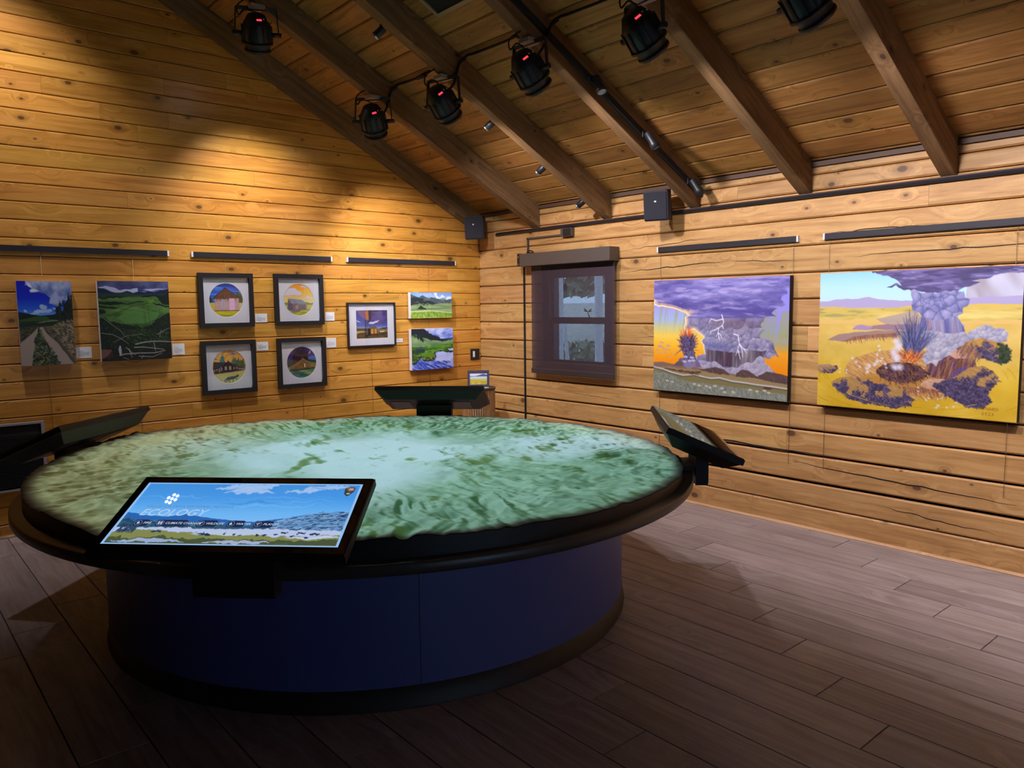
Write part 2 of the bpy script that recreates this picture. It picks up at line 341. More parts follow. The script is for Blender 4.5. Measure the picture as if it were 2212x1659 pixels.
def pic_storm():
    p = Pic(250, 190, 1.335, 11)
    p.vgrad([(0, (150, 140, 228)), (.24, (160, 160, 232)), (.36, (170, 190, 222)), (.42, (205, 205, 150)), (.5, (250, 212, 90)), (.6, (255, 190, 45)), (.75, (255, 150, 10)), (1, (250, 140, 10))])
    p.vgrad([(0, (140, 130, 225)), (.3, (150, 145, 225)), (.45, (150, 160, 185)), (.55, (175, 165, 120)), (.62, (240, 165, 40)), (.8, (250, 140, 5)), (1, (240, 130, 5))], (p.X > .8).astype(float))
    st = p.fbm(34, 1.2, 3, 3, p.X+.12*p.Y); m = np.clip((st-.52)*6, 0, 1)*(p.Y > .2)*(p.Y < .52)*(p.X < .34)*np.clip((.52-p.Y)*6, 0, 1); p.put(m, (168, 165, 90), .6)
    m = np.clip((st-.5)*6, 0, 1)*(p.Y > .28)*(p.Y < .5)*(p.X > .8); p.put(m, (165, 165, 70), .5)
    cloud = [(-.1, -.1), (1.1, -.1), (1.1, .03), (.95, .09), (.97, .14), (.94, .18), (.97, .235), (.90, .265), (.88, .3), (.9, .335), (.82, .36), (.82, .41), (.855, .45), (.82, .49), (.87, .5), (.915, .55), (.93, .63), (.89, .63), (.86, .66), (.85, .70), (.88, .75), (.92, .79), (.8, .84), (.5, .80), (.37, .78), (.35, .73), (.36, .69), (.42, .66), (.42, .61), (.43, .57), (.40, .54), (.41, .49), (.36, .47), (.28, .445), (.265, .40), (.265, .35), (.3, .32), (.23, .30), (.2, .265), (.13, .25), (.03, .22), (-.1, .2)]
    c = p.poly(cloud, .065, 9, 4)
    p.put(c, (128, 118, 178))
    fl = p.fbm(4, 17, 7, 5, p.X+.06*p.fbm(5, 5, 3), p.Y+.07*p.fbm(4, 4, 2)); top = c*np.clip((.37-p.Y+.09*(p.fbm(9, 9, 9)-.3))*12, 0, 1)
    p.shade(top, (fl-.22)*1.75, (86, 78, 150), (160, 152, 214)); dk = np.exp(-((p.Y-.275-.06*(p.X-.6)-.03*(p.fbm(7, 7, 19)-.5))/.05)**2)*np.clip((p.X-.3)*5, 0, 1); p.put(top*dk, (70, 60, 138), .7)
    f2 = p.fbm(9, 44, 57, 4, p.X, p.Y+.04*p.fbm(6, 6, 5)); p.put(top*np.clip((f2-.60)*9, 0, 1), (190, 178, 222), .55); p.put(top*np.clip((.40-f2)*9, 0, 1), (74, 68, 138), .55); p.put(top*np.clip((f2-.56)*8, 0, 1)*np.clip((.34-p.X)*5, 0, 1)*np.clip((p.Y-.1)*8, 0, 1), (214, 186, 206), .6)
    mid = c*np.clip((p.Y-.29-.04*p.fbm(7, 7, 29))*16, 0, 1); p.billow(mid*(p.Y < .70), 170, (96, 92, 132), (192, 184, 208), 9, .9)
    gx = p.fbm(8, 8, 77, 4); p.put(mid*np.exp(-((p.Y-.375-.05*(gx-.5))/.055)**2)*np.exp(-((p.X-.62)/.17)**2), (104, 80, 96), .65); p.put(mid*np.exp(-((p.Y-.575)/.03)**2)*np.exp(-((p.X-.5)/.13)**2), (92, 98, 160), .6); p.put(mid*np.exp(-((p.Y-.5)/.05)**2)*np.clip((.6-p.X)*4, 0, 1), (150, 160, 206), .35)
    low = p.poly([(.36, .72), (.4, .69), (.46, .69), (.55, .73), (.66, .75), (.75, .69), (.83, .67), (.9, .76), (.95, .82), (.8, .9), (.6, .88), (.4, .8)], .06, 12, 6)
    cur = p.poly([(.42, .605), (.6, .62), (.86, .6), (.82, .7), (.7, .75), (.55, .76), (.42, .7)], .03, 10, 8); sv = p.fbm(46, 2, 12, 3, p.X, p.Y)
    p.shade(cur, (sv-.3)*2.4, (78, 64, 84), (168, 158, 164)); p.put(cur*np.exp(-((p.X-.58)/.035)**2), (72, 48, 62), .6); p.billow(low, 130, (136, 128, 156), (210, 202, 220), 12)
    k = 5; rim = np.clip(c-np.minimum(np.roll(c, k, 1), np.roll(c, -k, 0)), 0, 1)*np.clip((.46-p.X)*20, 0, 1)*(p.Y > .17)*(p.Y < .66)
    k = 12; glow_ = np.clip(c-np.minimum(np.roll(c, k, 1), np.roll(c, -k, 0)), 0, 1)*np.clip((.46-p.X)*20, 0, 1)*(p.Y > .17)*(p.Y < .5)
    p.put(glow_, (250, 206, 150), .5); p.put(rim, (255, 232, 190), .9); p.put(c*p.ell(.27, .295, .075, .035, .05, 16, 3, .7), (252, 214, 132), .7); p.put(c*p.ell(.14, .255, .07, .02, .05, 16, 3, .7), (246, 196, 170), .6)
    # ground
    p.put(p.below([(0, .745), (.08, .735), (.16, .75), (.35, .765), (.45, .79), (.6, .8), (1, .86)]), (136, 106, 98)); p.put(p.below([(0, .725), (.08, .715), (.16, .735), (.16, .75), (0, .76)])*(p.X < .16)*(p.Y < .75), (150, 145, 130))
    for h in ([(.36, .79), (.5, .755), (.56, .765), (.6, .80)], [(.65, .80), (.69, .765), (.74, .77), (.8, .82)], [(.8, .81), (.86, .765), (.93, .775), (1.02, .80), (1.02, .84)]):
        p.put(p.poly(h+[(h[-1][0], .86), (h[0][0], .86)], .01)*(p.Y < .86), (92, 70, 70)); p.dabs(p.poly(h), 60, .03, .003, .9, [(70, 52, 56), (120, 94, 84)], .3, .6)
    p.put(p.below([(0, .78), (.3, .785), (.6, .815), (1, .86)], .02), (156, 134, 92)); p.put(p.below([(0, .8), (.2, .83), (.5, .85), (1, .9)], .02), (132, 122, 78))
    p.put(p.below([(0, .82), (.15, .855), (.3, .9), (.6, .91), (1, .945)], .02), (134, 140, 126)); gm = p.below([(0, .82), (.15, .855), (.3, .9), (.6, .91), (1, .945)])
    p.dabs(gm, 1500, .016, .0022, 1.2, [(96, 106, 92), (168, 174, 158), (120, 124, 110), (90, 92, 100), (186, 190, 176)], .7, .7)
    riv = [(0, .785), (.08, .8), (.15, .825), (.25, .845), (.34, .83), (.4, .845), (.47, .855), (.53, .845), (.62, .865), (.7, .87), (.8, .88), (.9, .885), (1, .895)]
    p.stroke([(x, y+.012) for x, y in riv], .008, (88, 92, 74), .8); p.stroke(riv, .0085, (206, 200, 205), .95)
    p.dabs(p.poly([(.05, .79), (.3, .81), (.38, .8), (.35, .835), (.25, .82)]), 60, .02, .006, .1, [(92, 58, 50), (70, 48, 44), (130, 100, 60)], .3, .8); p.put(p.ell(.87, .905, .03, .012, .01), (84, 60, 56))
    for x, y in ((.12, .905), (.16, .91), (.34, .915), (.38, .925), (.43, .925), (.46, .935), (.55, .935), (.57, .965), (.63, .955), (.75, .93), (.8, .935), (.85, .925), (.88, .94), (.5, .92)): p.put(p.ell(x, y, .014, .008, .01), (212, 200, 178), .9)
    # small fire fountain on the left
    p.put(p.poly([(.17, .765), (.21, .72), (.22, .69), (.25, .69), (.25, .64), (.34, .63), (.345, .69), (.4, .765)], .015, 16, 7), (118, 104, 128)); p.put(p.ell(.3, .735, .05, .05, .04), (140, 132, 168), .8); p.put(p.poly([(.17, .765), (.21, .715), (.25, .72), (.24, .765)], .01), (104, 88, 86))
    for k in range(150):
        a = -math.pi/2+(p.rs.rand()-.5)*2.6; l = .045+.055*p.rs.rand(); x, y = .28+(p.rs.rand()-.5)*.07, .565+(p.rs.rand()-.5)*.08
        p.stroke([(x, y), (x+l*math.cos(a)*.75, y+l*math.sin(a)*p.asp)], .008, [(255, 120, 20), (232, 84, 30), (210, 90, 60)][k % 3], .8, .002)
    for k in range(240):
        a = -math.pi/2+(p.rs.rand()-.5)*3.4; l = .03+.045*p.rs.rand(); x, y = .282+(p.rs.rand()-.5)*.09, .585+(p.rs.rand()-.5)*.11
        p.stroke([(x, y), (x+l*math.cos(a)*.8, y+l*math.sin(a)*p.asp)], .007, [(72, 62, 96), (92, 82, 130), (52, 44, 70), (120, 110, 150)][k % 4], .85, .002)
    p.dabs(p.ell(.295, .66, .05, .05), 50, .02, .006, 1.2, [(80, 76, 120), (110, 106, 150), (60, 56, 90)], .6, .8)
    p.stroke([(.27, .59), (.22, .63), (.18, .67)], .012, (110, 70, 90), .8, .003); p.stroke([(.3, .59), (.36, .6)], .012, (110, 80, 110), .8, .002)
    for x, y in ((.27, .68), (.32, .685), (.3, .715), (.26, .72), (.33, .71)): p.put(p.ell(x, y, .018, .009, .01), (196, 190, 232), .9)
    for x, y, r in ((.07, .56, .018), (.125, .59, .022), (.06, .6, .025), (.09, .62, .02), (.04, .63, .018), (.13, .625, .014), (.055, .66, .018), (.11, .65, .015), (.17, .66, .013), (.14, .69, .014), (.2, .635, .012)): p.put(p.ell(x, y, r, r*.45, .012, 30), (205, 160, 150), .85)
    L = (246, 240, 255)
    for q in ([(.54, .31), (.55, .345), (.555, .37), (.545, .4), (.52, .42), (.515, .46), (.50, .5)], [(.55, .345), (.5, .36), (.46, .345), (.445, .38)], [(.52, .42), (.49, .44), (.46, .45), (.46, .48)], [(.515, .46), (.535, .48), (.545, .51)], [(.515, .46), (.52, .5), (.53, .53)], [(.545, .4), (.555, .43)], [(.63, .47), (.66, .48), (.665, .52), (.67, .55), (.66, .6), (.645, .65)], [(.67, .55), (.7, .59), (.72, .62)], [(.67, .55), (.69, .6), (.695, .66)], [(.66, .6), (.67, .64), (.68, .68)], [(.7, .59), (.73, .6)]):
        p.stroke(q, .0065, L, .95, .003)
    return p

def pic_caldera():
    p = Pic(330, 250, 1.335, 21)
    p.vgrad([(0, (150, 206, 250)), (.12, (180, 226, 252)), (.22, (196, 228, 246)), (1, (196, 228, 246))])
    rg = p.poly([(.76, .05), (1.1, .0), (1.1, .3), (.9, .28), (.75, .25)]); st = p.fbm(14, 3, 5, 3, p.X-.35*p.Y, p.Y+.3*p.X); p.shade(rg, (st-.3)*2, (168, 158, 168), (204, 206, 226))
    p.put(p.below([(0, .215), (.09, .2), (.2, .195), (.28, .185), (.33, .2), (.48, .215), (.7, .23), (.75, .2), (1, .19)], .01)*(p.Y < .32), (176, 166, 204))
    p.put(p.below([(0, .255), (.06, .25), (.2, .265), (.4, .265), (.5, .25), (.72, .25), (.8, .24), (1, .245)], .01), (222, 190, 92))
    n = p.fbm(5, 22, 8, 4); far = (p.Y > .24)*(p.Y < .42); p.shade(far.astype(float)*(p.Y > .262), (n-.3)*2, (190, 168, 76), (244, 220, 138), .8)
    p.put(far*(n < .42)*(p.Y < .34)*(p.Y > .265), (150, 146, 110), .5)
    p.vgrad([(0, (226, 190, 110)), (.4, (228, 192, 112)), (.6, (222, 190, 96)), (.75, (226, 186, 44)), (1, (214, 170, 30))], p.below([(0, .35), (.3, .34), (.5, .36), (1, .34)], .02))
    n2 = p.fbm(9, 9, 31, 4); p.shade(p.below([(0, .38), (1, .37)]), (n2-.25)*2, (196, 158, 40), (244, 214, 120), .35)
    p.put(p.poly([(.32, .345), (.4, .32), (.52, .28), (.56, .35), (.55, .38), (.4, .4)], .01), (172, 154, 158), .8)
    p.put(p.poly([(.19, .42), (.22, .39), (.25, .385), (.28, .4), (.35, .385), (.45, .375), (.55, .38), (.55, .41), (.4, .42)], .01), (156, 126, 138)); p.put(p.ell(.25, .405, .05, .02, .01), (176, 150, 186), .8)
    p.put(p.poly([(.05, .5), (.12, .455), (.2, .44), (.3, .43), (.42, .42), (.5, .43), (.42, .465), (.3, .475), (.2, .5), (.14, .515)], .01), (164, 134, 126)); sc = p.poly([(.14, .51), (.2, .475), (.3, .455), (.43, .44), (.42, .47), (.3, .478), (.2, .505)], .01); p.put(sc, (150, 100, 78)); p.dabs(sc, 120, .02, .0025, 1.2, [(120, 74, 66), (186, 140, 106), (140, 100, 110)], .2, .7)
    # crater bowl
    bowl = p.ell(.5, .72, .34, .165, .02, 8, 7); p.put(bowl, (206, 162, 98)); p.dabs(bowl, 1100, .035, .003, .6, [(176, 112, 60), (224, 182, 116), (150, 92, 56), (196, 146, 84)], .25, .7)
    rb = p.ell(.70, .665, .115, .14, .01, 8, 4)*(p.X > .58); p.put(rb, (110, 70, 60)); p.dabs(rb, 320, .045, .0035, 1.9, [(86, 52, 50), (150, 100, 76), (92, 70, 140), (176, 122, 90)], .2, .8); p.put(p.ell(.755, .72, .04, .06, .02), (92, 74, 150), .6)
    fr = p.ell(.47, .80, .24, .055, .015); p.put(fr, (150, 96, 62)); p.dabs(fr, 260, .03, .003, 1.3, [(120, 70, 60), (184, 128, 80), (110, 84, 96), (206, 160, 90)], .3, .8); p.put(p.ell(.46, .77, .22, .045, .01), (190, 140, 60), .8)
    fl = p.ell(.46, .715, .128, .068, .02, 12, 3); p.put(fl, (88, 54, 50)); p.dabs(fl, 420, .02, .0035, .8, [(60, 36, 40), (120, 76, 64), (150, 104, 80), (96, 72, 100), (40, 26, 34)], 1.0, .8)
    p.put(p.ell(.64, .785, .08, .035, .02), (206, 160, 130)); p.put(p.ell(.75, .57, .06, .03, .02), (206, 158, 136)); p.dabs(p.ell(.75, .57, .06, .03)+p.ell(.64, .785, .08, .035), 120, .015, .002, 0, [(170, 116, 104), (226, 190, 160)], .5, .7)
    # hills with woods
    def hill(pts, seed, d=(80, 66, 96), lt=(176, 136, 78)):
        m = p.poly(pts, .02, 14, seed); p.put(m, lt); f = p.fbm(26, 26, seed+3, 4); cy = sum(q[1] for q in pts)/len(pts); y0 = min(q[1] for q in pts)
        k = m*(f > .60-2.6*(p.Y-y0-.045)); p.put(k, d); p.dabs(k, 900, .008, .006, 0, [(60, 50, 84), (96, 84, 120), (74, 62, 92), (52, 46, 70), (112, 96, 124)], 1.5, .8); p.dabs(m*(1-k), 120, .02, .003, .6, [(200, 156, 84), (150, 116, 92)], .4, .5)
    hill([(.08, .82), (.13, .785), (.2, .765), (.27, .77), (.32, .81), (.38, .81), (.44, .82), (.48, .86), (.53, .9), (.52, .94), (.44, .97), (.3, .955), (.18, .93), (.12, .88)], 41)
    hill([(.61, .79), (.7, .74), (.74, .70), (.78, .655), (.84, .64), (.89, .675), (.92, .73), (.88, .78), (.87, .83), (.89, .875), (.85, .93), (.78, .925), (.72, .88), (.66, .84)], 43)
    hill([(.72, .52), (.76, .475), (.84, .46), (.91, .47), (.95, .53), (.955, .6), (.91, .625), (.86, .6), (.8, .57)], 47, (70, 74, 64), (196, 146, 60)); p.dabs(p.poly([(.9, .48), (.95, .53), (.96, .6), (.91, .63)]), 160, .01, .006, 0, [(50, 66, 46), (70, 84, 56), (40, 52, 40)], 1.5, .85)
    p.dabs(p.poly([(.73, .53), (.77, .48), (.8, .52), (.85, .57), (.8, .57)]), 120, .04, .003, 1.9, [(150, 110, 76), (180, 134, 90), (120, 84, 84)], .2, .8)
    hill([(-.05, .72), (.02, .69), (.07, .68), (.11, .71), (.09, .735), (.03, .745), (-.05, .74)], 49, (96, 78, 116), (160, 130, 150))
    # swirling flow lines
    for k in range(70):
        a0 = p.rs.rand()*6.28; rr = 1.05+.55*p.rs.rand(); q = [(.5+.42*rr*math.cos(a0+t*.05), .74+.2*rr*math.sin(a0+t*.05)) for t in range(7)]
        if all(.6 < y < 1 and (x < .1 or x > .9 or y > .86 or .1 < x < .3 and y < .75) for x, y in q): p.stroke(q, .003, [(178, 138, 20), (240, 206, 90), (196, 160, 40)][k % 3], .6)
    # eruption
    cap = p.poly([(.26, -.05), (1.1, -.05), (1.1, .035), (.95, .055), (.88, .07), (.78, .085), (.82, .115), (.75, .13), (.7, .15), (.58, .155), (.48, .145), (.37, .135), (.45, .115), (.42, .085), (.37, .06), (.3, .03)], .07, 9, 5)
    f = p.fbm(5, 22, 15, 5, p.X, p.Y+.05*p.fbm(5, 5, 3)); p.shade(cap, (f-.25)*1.7, (70, 62, 100), (140, 128, 186)); f = p.fbm(12, 50, 61, 3); p.put(cap*np.clip((f-.6)*8, 0, 1), (168, 156, 212), .6); p.put(cap*np.clip((.4-f)*8, 0, 1), (62, 56, 92), .6)
    tail = p.poly([(.53, .42), (.57, .34), (.7, .33), (.74, .36), (.76, .43), (.80, .42), (.85, .37), (.88, .4), (.91, .385), (.94, .42), (.935, .475), (.9, .48), (.83, .47), (.76, .49), (.72, .53), (.69, .58), (.66, .6), (.62, .66), (.6, .63), (.57, .66), (.55, .6), (.57, .54), (.55, .48)], .045, 12, 6)
    p.billow(tail, 130, (130, 130, 158), (224, 218, 224), 22, 1.0, (140, 140, 168))
    col = p.poly([(.53, .42), (.55, .33), (.72, .32), (.74, .36), (.76, .42), (.7, .44), (.62, .42)], .01); sv = p.fbm(50, 2, 17, 3, p.X-.12*(p.Y), p.Y); p.shade(col, (sv-.3)*2.3, (92, 92, 150), (182, 174, 200)); p.put(col*(sv > .66), (150, 110, 120), .7)
    head = p.poly([(.48, .16), (.5, .14), (.6, .15), (.7, .15), (.74, .165), (.745, .2), (.77, .215), (.765, .25), (.745, .26), (.745, .3), (.71, .325), (.65, .345), (.6, .35), (.55, .33), (.53, .29), (.5, .27), (.49, .24), (.5, .2)], .045, 11, 8)
    p.billow(head, 30, (84, 88, 146), (204, 196, 228), 25, .8, (78, 82, 134))
    for k in range(260):
        a = -math.pi/2+(p.rs.rand()-.5)*1.5; l = .07+.17*p.rs.rand(); x, y = .515+(p.rs.rand()-.5)*.05, .58+(p.rs.rand()-.5)*.06; q = 1-abs(a+math.pi/2)*.5
        p.stroke([(x, y), (x+l*math.cos(a)*.7, y+l*math.sin(a)*p.asp*q)], .006, [(92, 96, 146), (72, 74, 116), (120, 124, 172), (56, 56, 88)][k % 4], .8, .0015)
    for k in range(90):
        a = -math.pi/2+(p.rs.rand()-.5)*2.2; l = .02+.05*p.rs.rand(); x, y = .505+(p.rs.rand()-.5)*.07, .625+(p.rs.rand()-.5)*.04
        p.stroke([(x, y), (x+l*math.cos(a), y+l*math.sin(a)*p.asp)], .005, [(226, 110, 40), (240, 160, 60), (180, 80, 60), (130, 70, 70)][k % 4], .8, .002)
    for q, w in (([(.425, .68), (.43, .62), (.42, .57), (.44, .53), (.435, .5)], .055), ([(.45, .68), (.43, .6), (.445, .54)], .05), ([(.33, .6), (.345, .57), (.335, .54)], .02), ([(.2, .63), (.22, .66), (.24, .69)], .022), ([(.285, .73), (.28, .7), (.29, .68)], .028), ([(.32, .67), (.335, .65)], .035), ([(.38, .69), (.375, .66)], .025), ([(.355, .64), (.36, .62)], .018), ([(.13, .745), (.13, .72)], .014), ([(.17, .74), (.172, .72)], .014), ([(.545, .845), (.55, .82)], .014), ([(.59, .9), (.6, .88)], .014), ([(.65, .885), (.67, .87)], .014), ([(.64, .945), (.645, .93)], .022), ([(.72, .92), (.73, .9)], .016), ([(.69, .94), (.69, .935)], .01)):
        m = np.zeros_like(p.X)
        for x, y in q: m = np.maximum(m, p.ell(x, y, w/2, w/2*p.asp, .02, 26, 9, .8))
        p.put(m, (226, 218, 238), .92)
    # signature, brushed on
    ch = {'M': [[(0, 1), (.1, 0), (.5, .7), (.9, 0), (1, 1)]], 'Y': [[(0, 0), (.5, .5), (1, 0)], [(.5, .5), (.4, 1)]], 'N': [[(0, 1), (0, 0), (1, 1), (1, 0)]], 'A': [[(0, 1), (.5, 0), (1, 1)], [(.2, .6), (.8, .6)]], 'R': [[(0, 1), (0, 0), (.9, .2), (0, .5), (1, 1)]], 'D': [[(0, 0), (0, 1), (.9, .7), (.9, .3), (0, 0)]], '2': [[(0, .2), (.5, 0), (.9, .3), (0, 1), (1, 1)]], '0': [[(.5, 0), (.1, .5), (.5, 1), (.9, .5), (.5, 0)]], '3': [[(0, 0), (.9, .2), (.3, .45), (.9, .75), (0, 1)]]}
    for txt, x0, y0, cw, hh in (('MYNARD', .838, .915, .0105, .019), ('2023', .848, .948, .0105, .019)):
        for i, cch in enumerate(txt):
            for q in ch[cch]: p.stroke([(x0+i*cw*1.35+a*cw, y0+b*hh) for a, b in q], .0022, (142, 96, 30), .9)
    return p

def pic_road():
    p = Pic(110, 190, .565, 31); p.vgrad([(0, (6, 24, 178)), (.2, (8, 40, 200)), (.34, (40, 100, 220)), (.4, (90, 150, 235)), (1, (90, 150, 235))])
    cl = p.poly([(.17, -.02), (1.1, -.02), (1.1, .28), (.85, .22), (.78, .3), (.66, .28), (.56, .26), (.6, .2), (.5, .15), (.4, .13), (.22, .12), (.25, .08), (.16, .05)], .09, 7, 5); f = p.fbm(5, 7, 8, 4); p.shade(cl, (f-.3)*2.2, (92, 112, 180), (206, 210, 236))
    p.put(p.poly([(.62, .15), (.68, .13), (.74, .18), (.85, .17), (.82, .24), (.7, .27), (.56, .26)], .06, 9), (170, 180, 222), .7); p.put(p.poly([(.17, .01), (.25, .03), (.26, .07), (.2, .06)], .05), (226, 228, 245)); p.put(p.poly([(.22, .1), (.3, .09), (.4, .12), (.24, .125)], .04), (226, 228, 245))
    for x, y, rx, ry in ((.46, .31, .06, .03), (.5, .36, .12, .02), (.36, .36, .08, .015), (.14, .34, .03, .012), (.66, .33, .04, .012), (.3, .38, .1, .01)): p.put(p.ell(x, y, rx, ry, .1, 9), (176, 200, 240), .9)
    p.put(p.below([(0, .36), (.12, .375), (.3, .4), (.42, .405), (.6, .4), (.72, .38), (1, .36)], .02), (24, 34, 40)); p.put(p.below([(0, .46), (.15, .44), (.35, .415), (.5, .42), (.56, .45), (.62, .46), (1, .47)], .02), (52, 84, 36)); p.put(p.below([(0, .475), (.5, .47), (1, .47)], .03), (34, 52, 34)); p.put(p.poly([(.3, .495), (.45, .475), (.7, .465), (.7, .475), (.5, .485), (.35, .505)], .02), (130, 128, 100)); p.put(p.below([(0, .5), (.6, .49), (1, .48)], .03), (30, 46, 38)); p.put(p.below([(0, .54), (.4, .53), (1, .54)], .03), (62, 66, 44))
    gr = p.below([(0, .56), (.35, .55), (1, .5)], .03); p.put(gr, (84, 80, 62))
    bank = p.poly([(.58, .545), (.68, .5), (.8, .47), (1.1, .43), (1.1, 1.1), (.95, .93), (.8, .78), (.68, .66)], .03); p.put(bank, (120, 108, 86)); p.dabs(bank, 420, .05, .018, .7, [(70, 66, 52), (150, 134, 112), (46, 50, 40), (96, 90, 62), (170, 150, 130)], .8, .8); p.put(p.poly([(.55, .55), (.6, .525), (.66, .53), (.58, .57)], .02), (96, 110, 40))
    p.dabs(p.poly([(0, .54), (.33, .55), (.1, .72), (0, .76)]), 100, .04, .015, .2, [(52, 58, 34), (80, 80, 40), (40, 44, 36)], .8, .8)
    p.put(p.poly([(.34, .545), (.38, .545), (.26, .68), (.25, .84), (.18, 1.05), (-.1, 1.05), (-.1, .82), (.02, .72), (.22, .62)], .03), (164, 146, 138)); p.put(p.poly([(.37, .55), (.43, .545), (.5, .63), (.68, .74), (.85, .9), (1.02, 1.05), (.72, 1.05), (.6, .85), (.46, .7), (.39, .6)], .03), (166, 148, 140))
    mid = p.poly([(.36, .555), (.39, .6), (.46, .7), (.6, .85), (.7, 1.05), (.14, 1.05), (.24, .86), (.26, .7), (.33, .59)], .06); p.put(mid, (44, 56, 36)); p.dabs(mid, 420, .035, .016, 0, [(30, 40, 28), (64, 84, 44), (90, 100, 56), (110, 122, 128), (26, 32, 36), (150, 150, 90)], 1.5, .8)
    p.dabs(p.poly([(.4, .54), (.56, .545), (.75, .68), (.6, .68), (.5, .62)], .03), 110, .04, .015, .6, [(40, 48, 36), (70, 72, 54), (130, 116, 100)], .6, .8)
    for x, y0, y1, r in ((.75, .24, .48, .07), (.84, .22, .47, .08), (.93, .13, .46, .09), (.99, .17, .46, .07)):
        tr = p.poly([(x, y0), (x+r*.8, y0+.12), (x+r, y1-.06), (x+r*.3, y1), (x-r*.3, y1), (x-r, y1-.06), (x-r*.7, y0+.12)], .14, 12, int(x*100)); p.put(tr, (22, 30, 28)); p.dabs(tr, 70, .03, .014, .6, [(34, 44, 32), (14, 20, 24), (44, 52, 40)], .8, .8)
    return p

def pic_valley():
    p = Pic(150, 176, .84, 37); f = p.fbm(5, 9, 3, 5); p.vgrad([(0, (60, 62, 110)), (.1, (70, 74, 128)), (.17, (120, 128, 176)), (1, (120, 128, 176))]); p.shade((p.Y < .12).astype(float), (f-.25)*2, (48, 50, 90), (112, 116, 165), .8)
    p.put(p.poly([(.0, .09), (.12, .07), (.3, .1), (.55, .09), (.56, .14), (.3, .15), (.2, .14), (.1, .1)], .06, 8), (176, 182, 216)); p.put(p.poly([(.62, .1), (.75, .1), (1, .09), (.7, .13)], .03), (168, 176, 214)); p.put(p.poly([(.55, .08), (.63, .08), (.61, .14), (.57, .14)], .04), (60, 62, 110))
    p.put(p.below([(0, .09), (.08, .1), (.2, .14), (.3, .145), (.4, .125), (.5, .15), (.55, .13), (.65, .145), (.7, .125), (.78, .14), (.9, .11), (1, .1)], .015), (26, 34, 64)); p.put(p.below([(0, .15), (.2, .155), (.36, .14), (.45, .16), (.6, .165), (1, .16)], .02), (38, 58, 54)); p.put(p.below([(0, .2), (.3, .2), (.6, .18), (1, .2)], .03), (52, 78, 50))
    g = p.fbm(4, 14, 12, 4); p.shade(p.below([(0, .22), (1, .19)], .02), (g-.25)*2, (44, 74, 34), (92, 132, 62))
    for q in ([(0, .2), (.35, .19), (.3, .215), (0, .22)], [(0, .26), (.25, .255), (.42, .28), (.2, .3), (0, .29)], [(.35, .285), (.58, .25), (.64, .265), (.45, .285)], [(0, .31), (.3, .325), (.2, .345), (0, .33)], [(0, .35), (.1, .37), (.1, .4), (0, .41)], [(.72, .27), (.85, .28), (1, .32), (1, .34), (.8, .3)], [(.8, .2), (1, .15), (1, .3), (.9, .28)], [(.6, .18), (1, .17), (1, .19), (.6, .2)]): p.put(p.poly(q, .05, 14), (20, 32, 30))
    p.put(p.poly([(.25, .45), (.35, .39), (.6, .36), (.85, .4), (.8, .48), (.6, .54), (.35, .53)], .03), (86, 134, 68), .75); p.put(p.poly([(.68, .24), (.78, .23), (.78, .27), (.7, .28)], .03), (86, 130, 40))
    p.stroke([(.1, .44), (.3, .38), (.45, .32), (.7, .28)], .008, (48, 64, 36)); p.stroke([(.3, .35), (.5, .37), (.7, .4)], .006, (50, 70, 36))
    fg = p.below([(0, .46), (.08, .45), (.14, .5), (.25, .52), (.4, .55), (.5, .56), (.6, .58), (.7, .56), (.78, .5), (.9, .45), (1, .4)], .07, 16); p.put(fg, (22, 32, 26)); p.dabs(fg, 1100, .02, .008, 1.4, [(30, 42, 28), (14, 22, 22), (44, 62, 26), (20, 28, 34), (60, 76, 34)], .9, .75); p.dabs(p.poly([(.3, .62), (.6, .6), (.95, .64), (.95, .78), (.4, .78)]), 220, .02, .008, 1.2, [(60, 84, 30), (80, 104, 44), (44, 60, 26)], .9, .7)
    for x in (.62, .64, .69, .85, .88): p.stroke([(x, .3+p.rs.rand()*.1), (x+.005, .58)], .004, (34, 50, 30))
    bt = p.below([(0, .82), (.15, .84), (.3, .9), (1, .86)], .04); p.put(bt, (26, 22, 22)); p.dabs(bt, 240, .03, .008, .2, [(40, 34, 30), (14, 14, 16), (56, 48, 44), (36, 44, 28)], 1, .8); p.put(p.poly([(-.05, .83), (.08, .85), (.15, .86), (.1, .93), (.02, .96), (-.05, .97)], .03), (112, 74, 66)); p.put(p.poly([(.08, .93), (.15, .87), (.17, .93), (.08, .99)], .02), (58, 36, 34)); p.put(p.ell(.26, .87, .02, .06, .02), (160, 162, 172))
    for q, w in (([(.06, .46), (.15, .53), (.28, .62), (.34, .7)], .007), ([(.02, .645), (.17, .665), (.3, .73), (.38, .79)], .008), ([(.18, .76), (.35, .69), (.55, .67), (.64, .69)], .005), ([(.8, .68), (.9, .63), (.98, .6)], .008), ([(.83, .72), (.84, .66), (.86, .62)], .006), ([(.48, .795), (.6, .775), (.75, .765), (.99, .78)], .018), ([(.46, .835), (.58, .835), (.7, .85), (.88, .875)], .014), ([(.25, .93), (.32, .915), (.5, .91), (.75, .915), (.9, .89)], .017), ([(.34, .83), (.42, .9), (.47, .93)], .01), ([(.52, .95), (.72, .965), (.85, .92)], .01), ([(.3, .96), (.38, .99)], .008), ([(.55, .98), (.58, .94)], .008), ([(.74, .78), (.76, .9)], .01), ([(.38, .85), (.42, .96)], .012)): p.stroke(q, w, (168, 164, 160), .85, w*.6)
    return p

